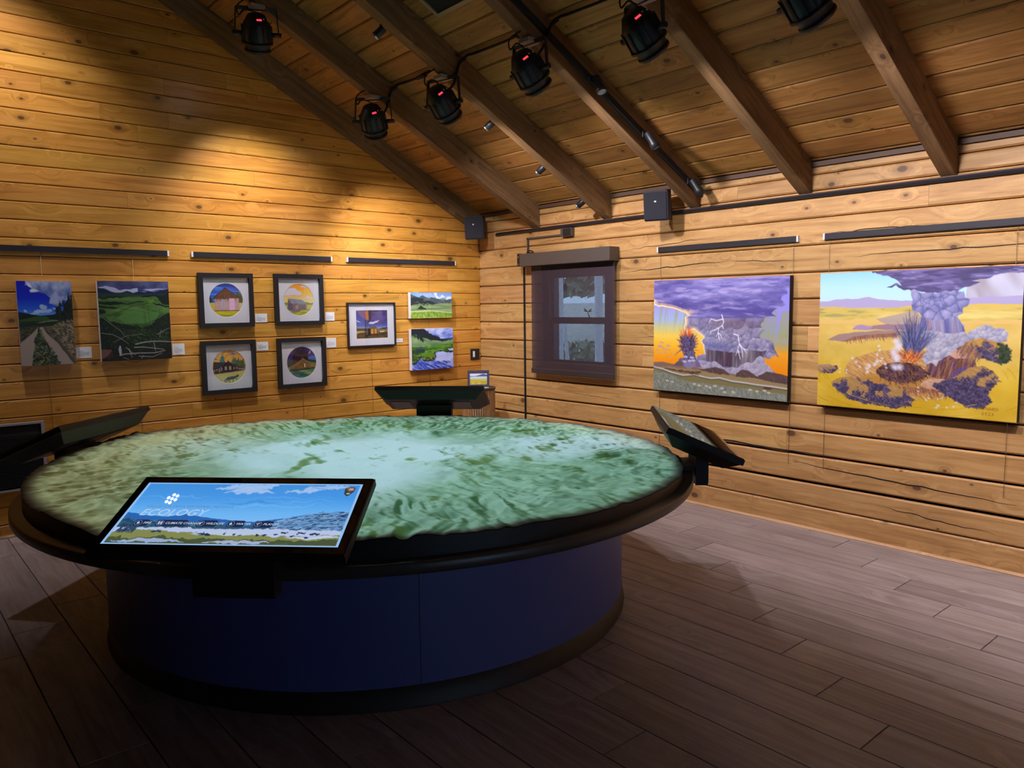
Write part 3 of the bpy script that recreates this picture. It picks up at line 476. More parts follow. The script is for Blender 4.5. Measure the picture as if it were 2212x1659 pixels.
def disc_base(seed): return Pic(84, 84, 1.0, seed)
def pic_log_cabin():
    p = disc_base(51); f = p.fbm(2, 26, 4, 3); p.shade(np.ones_like(p.X), (f-.25)*2.2, (16, 60, 176), (88, 150, 230)); p.put((p.Y < .1).astype(float), (14, 40, 130), .6)
    p.put(p.poly([(.8, .3), (.86, .2), (.93, .3), (1.05, .35), (1.05, .62), (.8, .6)], .04), (58, 82, 52)); p.put(p.poly([(-.05, .4), (.04, .38), (.12, .55), (-.05, .6)], .03), (22, 52, 74)); p.put((p.Y > .57).astype(float), (200, 180, 70)); p.put(((p.Y > .6)*(p.X > .8)).astype(float), (196, 196, 150)); p.put((p.Y > .82).astype(float), (206, 196, 30)); p.dabs((p.Y > .84).astype(float), 70, .2, .012, 0, [(170, 170, 20), (220, 206, 60)], .05, .6); p.put((p.Y > .93).astype(float), (130, 140, 40), .6)
    p.put(p.poly([(.17, .44), (.88, .44), (.88, .81), (.17, .81)], .012), (214, 176, 168))
    for k in range(9): p.stroke([(.16, .47+k*.04), (.89, .47+k*.04)], .012, (150, 100, 96), .8)
    roof = [(.08, .46), (.48, .13), (.92, .44), (.88, .455), (.5, .43)]; p.put(p.poly([(.08, .46), (.48, .13), (.92, .44)]), (98, 62, 46)); p.dabs(p.poly([(.14, .44), (.48, .16), (.86, .43)]), 160, .09, .01, 1.57, [(70, 42, 34), (126, 84, 60), (90, 56, 40)], .02, .7); p.stroke([(.08, .46), (.48, .13), (.92, .44)], .02, (52, 32, 34))
    p.put(p.poly([(.36, .48), (.47, .48), (.47, .73), (.36, .73)]), (196, 176, 184)); p.put(p.poly([(.38, .5), (.45, .5), (.45, .7), (.38, .7)]), (156, 166, 196))
    for y in (.55, .6, .65): p.stroke([(.37, y), (.46, y)], .008, (210, 190, 190))
    p.put(p.poly([(.59, .44), (.75, .44), (.75, .79), (.59, .79)]), (232, 186, 220)); p.stroke([(.6, .56), (.74, .56)], .008, (206, 150, 190)); p.stroke([(.63, .67), (.72, .67)], .008, (190, 130, 170)); p.stroke([(.15, .81), (.9, .81)], .02, (90, 60, 60)); return p
def pic_barn():
    p = disc_base(53); p.vgrad([(0, (244, 150, 20)), (.2, (246, 176, 50)), (.45, (244, 206, 110)), (.6, (240, 214, 120)), (1, (230, 214, 90))])
    p.put(p.poly([(.7, .08), (1.05, .08), (1.05, .5), (.6, .5), (.62, .3)], .1, 4), (246, 202, 96), .6); p.put(p.poly([(0, .36), (.02, .22), (.12, .17), (.25, .11), (.38, .13), (.46, .22), (.56, .24), (.62, .36)], .05, 8), (222, 214, 224)); p.put(p.poly([(.54, .1), (.62, .04), (.75, .07), (.8, .1)], .03), (226, 218, 224)); p.put(p.poly([(.66, .46), (.74, .42), (.82, .37), (.9, .41), (1, .46)], .03), (226, 218, 220)); p.stroke([(0, .36), (.62, .36)], .012, (214, 180, 120), .7)
    p.put(p.below([(0, .58), (.12, .58), (.2, .62), (.65, .57), (.75, .58), (.9, .61), (1, .59)], .02), (140, 150, 50)); p.put(p.below([(0, .68), (.7, .66), (1, .66)], .01), (206, 196, 80)); p.put(p.below([(0, .82), (.3, .92), (.6, .85), (1, .84)], .02), (186, 186, 30)); p.dabs(p.below([(0, .9), (1, .88)]), 40, .2, .02, .1, [(130, 140, 20), (206, 200, 50)], .1, .7)
    p.put(p.poly([(.1, .78), (.14, .46), (.24, .62), (.74, .64), (.75, .82), (.56, .84), (.5, .88), (.3, .9), (.14, .83)], .012), (122, 100, 92)); p.dabs(p.poly([(.1, .78), (.14, .5), (.24, .6), (.26, .88)]), 70, .05, .018, 0, [(90, 70, 64), (150, 128, 116), (70, 56, 52)], .2, .8); p.dabs(p.poly([(.26, .62), (.74, .65), (.74, .8), (.3, .88)]), 90, .06, .012, .1, [(100, 80, 76), (140, 118, 110)], .2, .7)
    p.put(p.poly([(.14, .45), (.6, .5), (.76, .62), (.24, .6)], .01), (150, 146, 160)); p.dabs(p.poly([(.16, .47), (.6, .52), (.72, .6), (.25, .58)]), 60, .06, .008, 1.1, [(120, 116, 130), (176, 172, 184)], .1, .6); p.put(p.poly([(.38, .68), (.48, .67), (.46, .8), (.4, .8)], .02), (190, 130, 70)); p.stroke([(.76, .82), (.9, .82), (.98, .8)], .015, (110, 100, 60)); return p
def pic_lodge():
    p = disc_base(57); p.vgrad([(0, (226, 150, 40)), (.25, (240, 170, 60)), (.45, (240, 186, 100)), (1, (236, 190, 110))]); st = p.fbm(20, 2, 5, 3, p.X+p.Y*.7, p.Y); p.put(np.clip((st-.5)*4, 0, 1)*(p.X < .6), (246, 206, 140), .7)
    p.put(p.poly([(.48, .14), (.56, .11), (.6, .07), (.68, .08), (.72, .125), (.76, .14)], .02), (52, 120, 190)); p.put(p.poly([(.06, .27), (.1, .22), (.17, .26)], .02), (80, 120, 180))
    for x, y0, y1, w, c in ((.31, .08, .42, .08, (70, 130, 122)), (.62, .2, .5, .07, (70, 122, 96)), (.7, .22, .52, .07, (64, 112, 86)), (.78, .22, .55, .07, (60, 104, 74)), (.86, .26, .6, .07, (58, 96, 62)), (.93, .24, .62, .08, (52, 86, 52))): t = p.poly([(x, y0), (x+w, y1-.1), (x+w, y1+.1), (x-w, y1+.1), (x-w, y1-.1)], .08, 14, int(x*90)); p.put(t, c); p.dabs(t, 40, .03, .02, .5, [tuple(int(k*.8) for k in c), tuple(min(255, int(k*1.2)) for k in c)], 1, .6)
    p.put((p.Y > .66).astype(float), (206, 200, 116)); p.put(p.below([(0, .66), (1, .62)]), (208, 202, 120)); p.dabs(p.below([(0, .7), (1, .66)]), 40, .02, .01, 1.2, [(170, 170, 70), (226, 220, 150)], .5, .7)
    p.put(p.poly([(.02, .55), (.04, .33), (.36, .36), (.45, .36), (.5, .33), (.6, .42), (.62, .48), (.75, .5), (.9, .52), (.95, .63), (.6, .66), (.04, .7)], .01), (62, 48, 50)); p.put(p.poly([(.02, .5), (.06, .33), (.38, .36), (.3, .5), (.05, .52)]), (72, 70, 68)); p.put(p.poly([(.33, .5), (.49, .33), (.63, .5)]), (74, 46, 40)); p.stroke([(.3, .5), (.49, .33), (.65, .5)], .018, (44, 32, 34)); p.stroke([(.46, .36), (.46, .29)], .015, (50, 40, 40)); p.put(p.poly([(.6, .42), (.74, .4), (.8, .5), (.66, .5)]), (70, 62, 62)); p.put(p.poly([(.72, .52), (.88, .5), (.9, .54), (.75, .55)]), (60, 64, 56))
    for x in (.4, .53): p.put(p.poly([(x-.03, .48), (x+.03, .48), (x+.03, .59), (x-.03, .59)]), (198, 192, 176)); p.stroke([(x, .48), (x, .59)], .008, (70, 56, 56))
    for x, a, b in ((.06, .56, .63), (.13, .55, .61), (.2, .53, .65), (.27, .5, .6), (.65, .52, .58), (.73, .52, .58)): p.put(p.poly([(x-.018, a), (x+.018, a), (x+.018, b), (x-.018, b)]), (176, 156, 140))
    for k in range(6): p.stroke([(.8+k*.03, .56), (.8+k*.03, .61)], .008, (196, 190, 170))
    p.stroke([(.78, .57), (.96, .59)], .01, (190, 184, 160))
    b = (40, 38, 44); p.put(p.poly([(.4, .84), (.46, .8), (.6, .79), (.7, .78), (.73, .74), (.745, .77), (.78, .74), (.785, .79), (.76, .82), (.7, .84), (.62, .88), (.5, .89), (.42, .9)], .006), b)
    for q, w in (([(.42, .84), (.37, .89), (.34, .95)], .03), ([(.44, .87), (.42, .92), (.39, .97)], .03), ([(.46, .88), (.49, .93), (.5, .98)], .025), ([(.61, .86), (.6, .92), (.6, .97)], .025), ([(.66, .84), (.7, .88), (.75, .9)], .022)): p.stroke(q, w, b, 1, w*.6)
    return p
def pic_night():
    p = disc_base(59); p.vgrad([(0, (36, 20, 84)), (.2, (58, 28, 120)), (.35, (70, 40, 140)), (1, (60, 60, 120))]); p.put(p.poly([(.62, .4), (.75, .33), (.9, .3), (1.05, .33), (1.05, .45), (.65, .45)], .04), (70, 120, 170)); p.put(p.below([(0, .35), (.1, .36), (.25, .42), (.6, .42), (.7, .4), (.85, .42), (1, .46)], .02), (44, 60, 62))
    for x, w in ((.3, .1), (.4, .08), (.6, .09), (.52, .06)): t = p.poly([(x, -.05), (x+w, .2), (x+w, .5), (x-w, .5), (x-w*.9, .2)], .12, 10, int(x*77)); p.put(t, (42, 20, 34)); p.dabs(t, 60, .04, .02, .5, [(30, 14, 28), (58, 30, 40), (50, 26, 60)], 1, .6)
    p.put(p.ell(.765, .17, .042, .05), (236, 232, 244)); p.put(p.ell(.745, .16, .042, .05), (58, 30, 118)); p.put((p.Y > .6).astype(float), (34, 60, 40))
    p.put(p.poly([(.3, .52), (.55, .38), (.8, .53), (.98, .56), (.97, .7), (.14, .72), (.12, .62)], .01), (124, 88, 40)); p.dabs(p.poly([(.3, .54), (.55, .42), (.78, .55), (.9, .68), (.2, .7)]), 110, .05, .014, 1.3, [(96, 66, 32), (156, 114, 50), (80, 54, 30)], .4, .7); p.stroke([(.1, .63), (.35, .54), (.54, .38), (.78, .52), (.98, .55)], .022, (150, 116, 60)); p.put(p.poly([(.57, .55), (.62, .55), (.62, .66), (.57, .66)]), (196, 190, 160)); p.stroke([(.55, .55), (.55, .67)], .02, (50, 34, 24)); p.put(p.poly([(.8, .57), (.96, .57), (.96, .66), (.8, .66)]), (112, 140, 70), .8); p.stroke([(.8, .63), (.96, .63)], .02, (150, 100, 50)); p.stroke([(.54, .38), (.54, .33)], .01, (170, 150, 100)); p.put(p.poly([(.16, .62), (.24, .6), (.24, .68), (.16, .7)]), (150, 110, 90), .7)
    p.put(p.below([(0, .74), (.2, .7), (.5, .7), (1, .68)], .03), (24, 46, 34)); g = p.fbm(4, 14, 6, 3); p.shade(p.below([(0, .77), (.4, .76), (1, .71)], .02), (g-.3)*2.2, (40, 92, 56), (110, 166, 100)); p.put(p.ell(.07, .68, .05, .05, .02), (150, 190, 150), .7); return p
def pic_sunset_cabin():
    p = Pic(84, 66, 1.28, 61); p.vgrad([(0, (70, 56, 110)), (.3, (64, 70, 150)), (.55, (72, 90, 170)), (.66, (160, 170, 200)), (1, (160, 170, 200))]); f = p.fbm(5, 6, 4, 4, p.X+p.Y*.5, p.Y-p.X*.3); p.shade(((p.Y < .5)*(p.X > .35)).astype(float), (f-.25)*2, (58, 44, 78), (104, 90, 150), .7); p.put(p.poly([(0, .0), (.38, 0), (.38, .36), (.3, .34), (.15, .22)], .04), (150, 96, 110), .7); p.put(p.poly([(.28, .05), (.4, 0), (.4, .36), (.33, .36)], .02), (206, 130, 60), .8); p.put(p.poly([(.39, 0), (.5, 0), (.47, .3), (.41, .42)], .02), (54, 44, 60), .8)
    p.put(p.poly([(.38, .48), (.45, .42), (.6, .4), (.74, .34), (.66, .44), (.5, .5)], .04), (214, 206, 222)); p.put(p.poly([(0, .34), (.08, .38), (.16, .43), (.06, .41)], .03), (206, 206, 228)); p.put(p.below([(0, .63), (.3, .64), (.7, .66), (.85, .63), (1, .62)], .02), (58, 56, 52)); p.put(p.below([(0, .73), (.25, .72), (.4, .78), (.65, .68), (1, .68)], .02), (128, 112, 66)); p.put(p.below([(0, .82), (.3, .78), (.6, .82), (1, .78)], .03), (66, 52, 34)); p.dabs(p.below([(0, .8), (1, .8)]), 90, .12, .012, .1, [(110, 90, 50), (44, 34, 26), (90, 70, 40)], .2, .7); p.put(p.poly([(0, .74), (.26, .73), (.2, .78), (0, .8)], .02), (176, 160, 110))
    p.stroke([(.3, .36), (.29, .76)], .02, (60, 54, 60)); p.stroke([(.345, .38), (.34, .85)], .025, (110, 100, 106)); p.put(p.poly([(.38, .62), (.46, .66), (.46, .9), (.37, .88)], .01), (34, 28, 28)); p.put(p.poly([(.46, .66), (.66, .66), (.66, .82), (.46, .84)]), (206, 140, 54)); p.put(p.poly([(.38, .57), (.62, .58), (.68, .67), (.46, .67)], .01), (98, 92, 90)); p.stroke([(.56, .7), (.56, .83)], .03, (110, 50, 36)); p.stroke([(.66, .7), (.66, .82)], .025, (60, 44, 34)); p.stroke([(.76, .77), (.88, .76)], .03, (226, 210, 150)); p.stroke([(.72, .75), (.72, .82)], .012, (40, 34, 30)); return p
def pic_meadow():
    p = Pic(90, 52, 1.95, 63); p.vgrad([(0, (110, 160, 236)), (.3, (170, 200, 245)), (1, (170, 200, 245))]); p.put(p.poly([(.1, .05), (.5, .02), (.6, .2), (.3, .12)], .06), (176, 190, 232), .8); p.put(p.poly([(.55, .02), (.63, .02), (.62, .15), (.7, .2), (.76, .08), (.82, .2), (.95, .15), (1, .2), (1, .3), (.6, .22)], .05), (226, 236, 250))
    p.put(p.below([(0, .07), (.1, .13), (.2, .2), (.27, .11), (.33, .16), (.42, .22), (.5, .18), (.62, .24), (.75, .28), (.9, .28), (1, .25)], .02), (78, 92, 104)); p.put(p.below([(0, .2), (.1, .19), (.25, .22), (.45, .3), (.6, .42), (1, .44)], .03)*(p.X < .62), (44, 52, 56)); f = p.fbm(9, 7, 5, 3); p.put((f > .58)*(p.Y > .2)*(p.Y < .4), (112, 124, 112), .6); p.put(p.below([(0, .5), (.2, .44), (.4, .42), (.55, .48), (.7, .43), (1, .42)], .03), (124, 150, 108)); g = p.fbm(3, 16, 8, 3); p.shade(p.below([(0, .5), (.5, .46), (1, .43)]), (g-.3)*2.2, (96, 128, 80), (166, 186, 132), .8); p.put(p.below([(0, .7), (.4, .68), (.7, .72), (1, .78)], .02), (186, 206, 130)); lo = p.below([(0, .76), (.5, .74), (1, .82)], .02); p.put(lo, (110, 154, 54)); p.dabs(lo, 260, .05, .01, 1.3, [(86, 136, 44), (150, 184, 70), (196, 196, 50), (190, 206, 150)], .6, .7)
    p.put(p.poly([(.17, .64), (.18, .58), (.24, .5), (.3, .58), (.36, .6), (.36, .66)], .015), (48, 46, 42)); p.stroke([(.14, .64), (.4, .66)], .01, (70, 90, 50)); p.dabs(p.poly([(.05, .44), (.3, .4), (.6, .46), (.3, .47)]), 40, .012, .01, 1.5, [(34, 44, 40)], .2, .9); p.put(p.ell(.46, .56, .008, .014), (240, 240, 230)); return p
def pic_pond():
    p = Pic(90, 76, 1.22, 67); f = p.fbm(4, 6, 4, 4, p.X+p.Y, p.Y-.6*p.X); p.shade(np.ones_like(p.X), (f-.25)*2.2, (74, 96, 206), (196, 208, 246)); p.put(p.below([(0, .24), (.6, .25), (.75, .26), (1, .235)]), (60, 100, 190)); p.put(p.below([(-.05, -.02), (.27, -.02), (.36, .06), (.48, .16), (.62, .2), (.7, .26), (.85, .27), (1, .275)], .03), (32, 40, 50)); p.dabs(p.below([(0, 0), (.3, 0), (.7, .26), (1, .28)])*(p.Y < .3), 160, .02, .012, 1.2, [(24, 30, 38), (46, 56, 62)], .6, .6)
    g = p.fbm(6, 10, 9, 4, p.X-.4*p.Y, p.Y); gm = p.below([(0, .2), (.06, .12), (.12, .14), (.22, .23), (.36, .24), (.46, .3), (.55, .29), (.75, .33), (1, .29)], .03); p.shade(gm, (g-.25)*2, (84, 124, 84), (150, 176, 120)); p.dabs(p.poly([(.05, .12), (.3, .22), (.35, .3), (.2, .24)]), 40, .04, .014, 1.5, [(26, 36, 34)], .15, .9); g2 = p.below([(0, .44), (.35, .45), (.6, .4), (1, .38)], .03); p.shade(g2, (p.fbm(6, 16, 14, 4)-.3)*2.3, (36, 66, 26), (110, 166, 50)); p.put(p.poly([(.1, .5), (.3, .5), (.3, .57), (.1, .58)], .06), (40, 60, 70)); p.put(p.poly([(0, .44), (.4, .45), (.3, .47), (0, .465)], .03), (24, 40, 26))
    wt = p.poly([(-.05, .86), (.1, .84), (.22, .7), (.26, .78), (.4, .8), (.52, .78), (.58, .7), (.54, .6), (.62, .57), (.72, .58), (.84, .61), (.92, .62), (1.05, .58), (1.05, 1.05), (-.05, 1.05)], .04, 12); w2 = p.poly([(.86, .52), (.96, .5), (1.05, .52), (1.05, .56), (.9, .56)], .03)
    p.put(p.poly([(-.05, .8), (.1, .78), (.22, .66), (.26, .74), (.4, .76), (.52, .73), (.56, .66), (.52, .57), (.7, .54), (.9, .58), (1.05, .54), (1.05, .7), (-.05, .95)], .05), (22, 30, 22)); fw = p.fbm(4, 5, 22, 3, p.X+.8*p.Y, p.Y-.5*p.X); p.shade(wt, (fw-.3)*2.4, (28, 52, 168), (188, 198, 244)); p.put(wt*p.poly([(.55, .6), (1, .6), (1, .75), (.6, .85)], .05), (186, 194, 240), .7); p.put(w2, (180, 196, 242)); p.dabs(wt*(p.Y > .8), 120, .09, .014, .45, [(20, 34, 130), (150, 166, 232), (36, 60, 180)], .15, .8); p.put(p.poly([(.28, .62), (.4, .58), (.54, .62), (.55, .72), (.42, .75), (.3, .72)], .05), (92, 132, 36)); p.dabs(p.poly([(.28, .7), (.55, .7), (.5, .77), (.32, .76)]), 30, .03, .014, .2, [(140, 140, 90), (40, 44, 30)], .3, .8); p.dabs(p.poly([(0, .6), (.2, .6), (.2, .75), (0, .82)]), 60, .04, .014, .2, [(50, 84, 32), (26, 40, 24), (120, 124, 80)], .6, .8); return p
def pic_small():
    p = Pic(40, 32, 1.3, 71); p.vgrad([(0, (236, 238, 246)), (.25, (220, 226, 240)), (1, (220, 226, 240))]); p.put(p.below([(0, .3), (.3, .3), (.5, .24), (.75, .12), (1, .2)]), (70, 90, 150)); p.put(p.below([(0, .34), (1, .32)], .02), (206, 214, 226)); p.put(p.below([(0, .52), (1, .5)], .03), (196, 196, 110)); p.put(p.below([(0, .62), (.5, .6), (1, .7)], .04), (206, 180, 60)); p.dabs((p.Y > .7).astype(float), 40, .1, .03, .1, [(150, 150, 50), (220, 200, 110), (120, 120, 60)], .3, .7); return p
def pic_screen():
    p = Pic(400, 170, 2.384, 81); p.vgrad([(0, (66, 146, 226)), (.25, (74, 156, 236)), (.5, (110, 184, 250)), (.65, (126, 192, 250)), (1, (126, 192, 250))])
    for x0, x1, y, hgt, c in ((0, .35, .24, .05, (96, 170, 240)), (.05, .3, .3, .03, (86, 162, 236)), (.35, .95, .25, .03, (92, 168, 242)), (.4, .65, .33, .035, (70, 144, 222)), (.55, 1, .3, .02, (100, 176, 246)), (.3, .9, .38, .03, (112, 186, 250))): p.put(p.poly([(x0, y), ((x0+x1)/2, y-hgt/2), (x1, y), ((x0+x1)/2, y+hgt/2)], .06, 6), c, .8)
    for pts in ([(.33, .1), (.36, .07), (.4, .03), (.6, .0), (.62, .05), (.58, .08), (.55, .1)], [(.38, .16), (.44, .1), (.5, .06), (.55, .1), (.6, .13), (.63, .16), (.55, .17)], [(.66, .13), (.72, .11), (.78, .07), (.85, .09), (.8, .13), (.72, .16)], [(.75, .05), (.9, .02), (.97, .06), (.9, .08)]): p.put(p.poly(pts, .04, 16), (150, 186, 240), .85); p.put(p.poly([(x, y+.012) for x, y in pts], .04, 16), (178, 206, 246), .6)
    p.put(p.below([(0, .5), (.05, .52), (.12, .56), (.2, .565), (.28, .53), (.34, .56), (.42, .6), (.5, .62), (.6, .64), (.68, .6), (.75, .56), (.83, .5), (1, .5)], .01, 20), (44, 104, 184)); p.put(p.below([(.62, .66), (.7, .6), (.78, .55), (.86, .48), (.92, .47), (1, .46)], .02)*(p.X > .62), (104, 150, 200)); rm = p.below([(.62, .67), (.72, .6), (.8, .53), (.86, .485), (1, .47)], .02)*(p.X > .62); p.dabs(rm*(p.Y < .8), 420, .02, .004, -.3, [(40, 78, 124), (150, 190, 226), (32, 60, 96), (110, 156, 206)], .25, .85)
    p.put(p.below([(0, .6), (.06, .62), (.15, .66), (.25, .655), (.3, .69), (.42, .64), (.46, .7), (.55, .7), (.62, .69), (.7, .74), (1, .76)], .03, 20), (52, 92, 118)); p.dabs(p.poly([(0, .62), (.3, .68), (.46, .66), (.46, .73), (.1, .72)]), 200, .02, .005, -.2, [(30, 60, 96), (76, 124, 140), (40, 76, 110)], .3, .8)
    p.put(p.below([(0, .73), (.1, .74), (.3, .735), (.45, .76), (.7, .74), (1, .76)], .02, 20), (186, 200, 238)); p.put(p.below([(0, .8), (.12, .77), (.3, .79), (.42, .82), (.5, .83), (.7, .85), (1, .82)], .03, 14), (134, 140, 82)); p.put(p.poly([(.35, .82), (.5, .79), (.7, .8), (.6, .85), (.42, .85)], .02), (186, 204, 230)); p.put(p.poly([(.75, .86), (.95, .83), (1, .86), (.85, .89)], .02), (196, 208, 234)); p.put(p.below([(0, .9), (.2, .88), (.4, .9), (.7, .92), (1, .9)], .04, 14), (74, 88, 62)); p.put(p.poly([(.02, .95), (.15, .9), (.3, .92), (.35, .95), (.2, .96)], .03), (160, 176, 210)); p.put(p.poly([(.42, .96), (.55, .92), (.72, .94), (.66, .97)], .03), (166, 180, 214)); p.put(p.below([(0, .97), (.5, .965), (1, .97)], .02), (96, 100, 66))
    p.dabs(p.poly([(.02, .72), (.1, .74), (.1, .83), (.02, .82)]), 80, .015, .005, -1.2, [(34, 52, 90), (54, 80, 110)], .5, .9)
    for x, y, r in ((.2, .8, .03), (.4, .83, .03), (.43, .84, .02), (.5, .82, .008), (.54, .83, .008), (.57, .84, .009), (.64, .83, .01), (.67, .84, .01), (.72, .83, .01), (.79, .84, .012), (.85, .86, .02), (.75, .79, .02), (.82, .8, .03), (.88, .81, .03)): p.put(p.ell(x, y, r*.7, .014, .02, 40), (36, 56, 92))
    fr = ((p.X < .012)+(p.X > .988)+(p.Y < .02)+(p.Y > .975) > 0).astype(float); p.put(fr, (150, 196, 246))
    # park service arrowhead badge in the corner
    p.put(p.poly([(.925, .07), (.945, .05), (.972, .06), (.97, .13), (.955, .19), (.945, .21), (.93, .17)]), (60, 44, 40)); p.put(p.poly([(.929, .075), (.946, .058), (.968, .068), (.966, .12), (.934, .13)]), (150, 92, 70)); p.put(p.poly([(.931, .12), (.966, .11), (.955, .17), (.945, .195), (.935, .165)]), (74, 84, 70)); p.stroke([(.936, .1), (.936, .15)], .008, (40, 70, 48)); p.stroke([(.946, .085), (.962, .083)], .004, (230, 226, 220)); p.stroke([(.946, .105), (.963, .103)], .003, (230, 226, 220)); p.stroke([(.942, .165), (.952, .163)], .005, (230, 236, 240)); return p
def image_mesh(name, pic, mat, parent, to3, disc=False):
    """grid mesh whose vertices carry the picture; to3(a, b) maps 0..1 across and 0..1 down to xyz"""
    c = pic.out(); h, w = c.shape[:2]; A, B = np.meshgrid(np.linspace(0, 1, w), np.linspace(0, 1, h))
    V = np.array([to3(a, b) for a, b in zip(A.ravel(), B.ravel())]) if disc else None
    if V is None:
        o, ex, ey = (np.array(to3(*q)) for q in ((0, 0), (1, 0), (0, 1))); V = o+A.ravel()[:, None]*(ex-o)+B.ravel()[:, None]*(ey-o)
    i = np.arange((h-1)*(w-1)); r, q = i//(w-1), i % (w-1); F = np.stack([r*w+q, (r+1)*w+q, (r+1)*w+q+1, r*w+q+1], 1)
    return grid_mesh(name, V, F, c.reshape(-1, 3), mat, parent)
def grid_mesh(name, V, F, C, mat, parent, smooth=False):
    me = bpy.data.meshes.new(name); me.vertices.add(len(V)); me.vertices.foreach_set('co', np.asarray(V, np.float32).ravel())
    me.loops.add(F.size); me.loops.foreach_set('vertex_index', F.astype(np.int32).ravel()); me.polygons.add(len(F))
    me.polygons.foreach_set('loop_start', np.arange(0, F.size, 4, dtype=np.int32)); me.polygons.foreach_set('use_smooth', np.full(len(F), smooth))
    me.update(calc_edges=True); at = me.color_attributes.new('Col', 'FLOAT_COLOR', 'POINT')
    at.data.foreach_set('color', np.concatenate([C, np.ones((len(C), 1))], 1).astype(np.float32).ravel())
    me.materials.append(M[mat]); o = bpy.data.objects.new(name, me); COL.objects.link(o); o.parent = parent; return o
rng = random.Random(7)

# ================================================================== THE SETTING
# ---- floor: wood-look plank tiles laid along y, stepped joints
fl = bx('floor', 'grout', None, XL, .1, YB, .1, -.08, -.006); struct(fl, 'grey-brown wood-look plank tile floor running towards the right wall', 'floor')
PW, PLN, J0 = .2385, 1.4775, -4.045
for k in range(-1, 31):
    x0, x1 = (-.2747-.0 - PW*k), (-.2747+PW - PW*k); x1 = min(x1, 0.0)
    y = J0 - .2955*k
    while y < 0: y += PLN
    ys = []
    while y > YB: ys.append(y); y -= PLN
    ys.append(YB)
    top = 0.0
    for a, b in zip(ys[:-1], ys[1:]):
        a = min(a, top)
        if a-b < .02: continue
        g = .0016; e = .0015
        MB().add([(x0+g, b+g, -.006), (x1-g, b+g, -.006), (x1-g, a-g, -.006), (x0+g, a-g, -.006), (x0+g+e, b+g+e, 0), (x1-g-e, b+g+e, 0), (x1-g-e, a-g-e, 0), (x0+g+e, a-g-e, 0)],
                 [(4, 5, 6, 7), (0, 1, 5, 4), (1, 2, 6, 5), (2, 3, 7, 6), (3, 0, 4, 7)]).build('plank', 'floor_tile', fl)
# ---- gable wall on the left (plane y = 0): tongue-and-groove pine boards
wl = MB().prism([(XL, -.05), (.15, -.05), (.15, ceil_z(0)-.02), (RIDGE, ceil_z(RIDGE)), (XL, ceil_z(0)-.02)], .024, .12, lambda a, b, n: (a, n, b)).build('wall_left', 'groove')
struct(wl, 'tall gable wall of amber knotty pine boards laid horizontally', 'wall')
PIT, Z1 = .12677, 2.1214
JL = {8: [-3.92], 7: [-3.55, -3.07], 6: [-3.3], 9: [-3.09], 4: [-2.4], 0: [-.83], -2: [-.42], -3: [-3.63], -1: [-2.49], -10: [-.82], -9: [-1.23], -13: [-1.22], 12: [-3.04], 3: [-1.61], 1: [-.42], -5: [-2.8], 5: [-1.9], 2: [-3.4], -4: [-1.4], -6: [-3.5], -7: [-.9], -8: [-2.6], -11: [-3.0], -12: [-2.0], 10: [-2.6], 11: [-3.6]}
def board(parent, mat, u0, u1, z0, z1, to3, ch=.0055, d=.02, gap=.0018):
    prof = [(-d, z0+gap), (-ch, z0+gap), (0, z0+gap+ch), (0, z1-gap-ch), (-ch, z1-gap), (-d, z1-gap)]
    return MB().prism(prof, u0+.0006, u1-.0006, to3).build('plank', mat, parent)
for k in range(-17, 23):
    z0, z1 = Z1+k*PIT, Z1+(k+1)*PIT; z0 = max(z0, 0.0)
    if z1-z0 < .02: continue
    xr = min(0.0, -(z0-ZC)/SL-.0); xl = max(XL, 2*RIDGE-xr)
    if xr-xl < .1: continue
    js = sorted([j for j in JL.get(k, [rng.uniform(-4, -.5)]) if xl+.2 < j < xr-.1] + [j for j in [rng.uniform(-6.8, -5.2)] if xl+.3 < j < xr-.3])
    es = [xl]+js+[xr]
    for a, b in zip(es[:-1], es[1:]): board(wl, 'pine_gable', a, b, z0, z1, lambda n, z, u: (u, -n, z))
# ---- right wall (plane x = 0): squared pine logs, with the window opening
RZ = [0, .166, .343, .537, .710, .888, 1.0736, 1.2615, 1.442, 1.630, 1.813, 1.9985, 2.182, 2.365, 2.472, ZC]
OY0, OY1, OZ0, OZ1 = -1.86, -.96, 1.0736, 1.9985
m = MB(); xa, xb = .042, .16
m.box(xa, xb, YB, .12, -.05, OZ0).box(xa, xb, YB, .12, OZ1, ZC-.02).box(xa, xb, YB, OY0, OZ0, OZ1).box(xa, xb, OY1, .12, OZ0, OZ1)
wr = m.build('wall_right', 'groove'); struct(wr, 'wall of wide squared pine timbers with knots and checks', 'wall')
JR = {0: [-3.27], 1: [-1.74], 2: [-3.26, -.9], 3: [-3.54], 4: [-2.58], 5: [-5.6], 12: [-4.442], 8: [-2.3], 9: [-5.5], 10: [-6.0], 11: [-5.2], 6: [-2.2, -5.4], 7: [-3.68], 13: [-3.1], 14: [-2.0]}
GAPS = {1: .012, 2: .008, 3: .006, 4: .003}
for k in range(len(RZ)-1):
    z0, z1 = RZ[k], RZ[k+1]; win = z0 >= OZ0-.01 and z1 <= OZ1+.01
    es = [0.0]+sorted(JR.get(k, []), reverse=True)+[YB]
    for a, b in zip(es[:-1], es[1:]):
        segs = [(a, b)]
        if win: segs = [(min(a, 9), max(b, OY1))] if a > OY1 else []; segs += [(min(a, OY0), b)] if b < OY0 else []
        for p, q in segs:
            if p-q > .03: board(wr, 'pine_log', q, p, z0, z1-GAPS.get(k, 0), lambda n, z, u: (-n, u, z), ch=.010, d=.035, gap=.003)
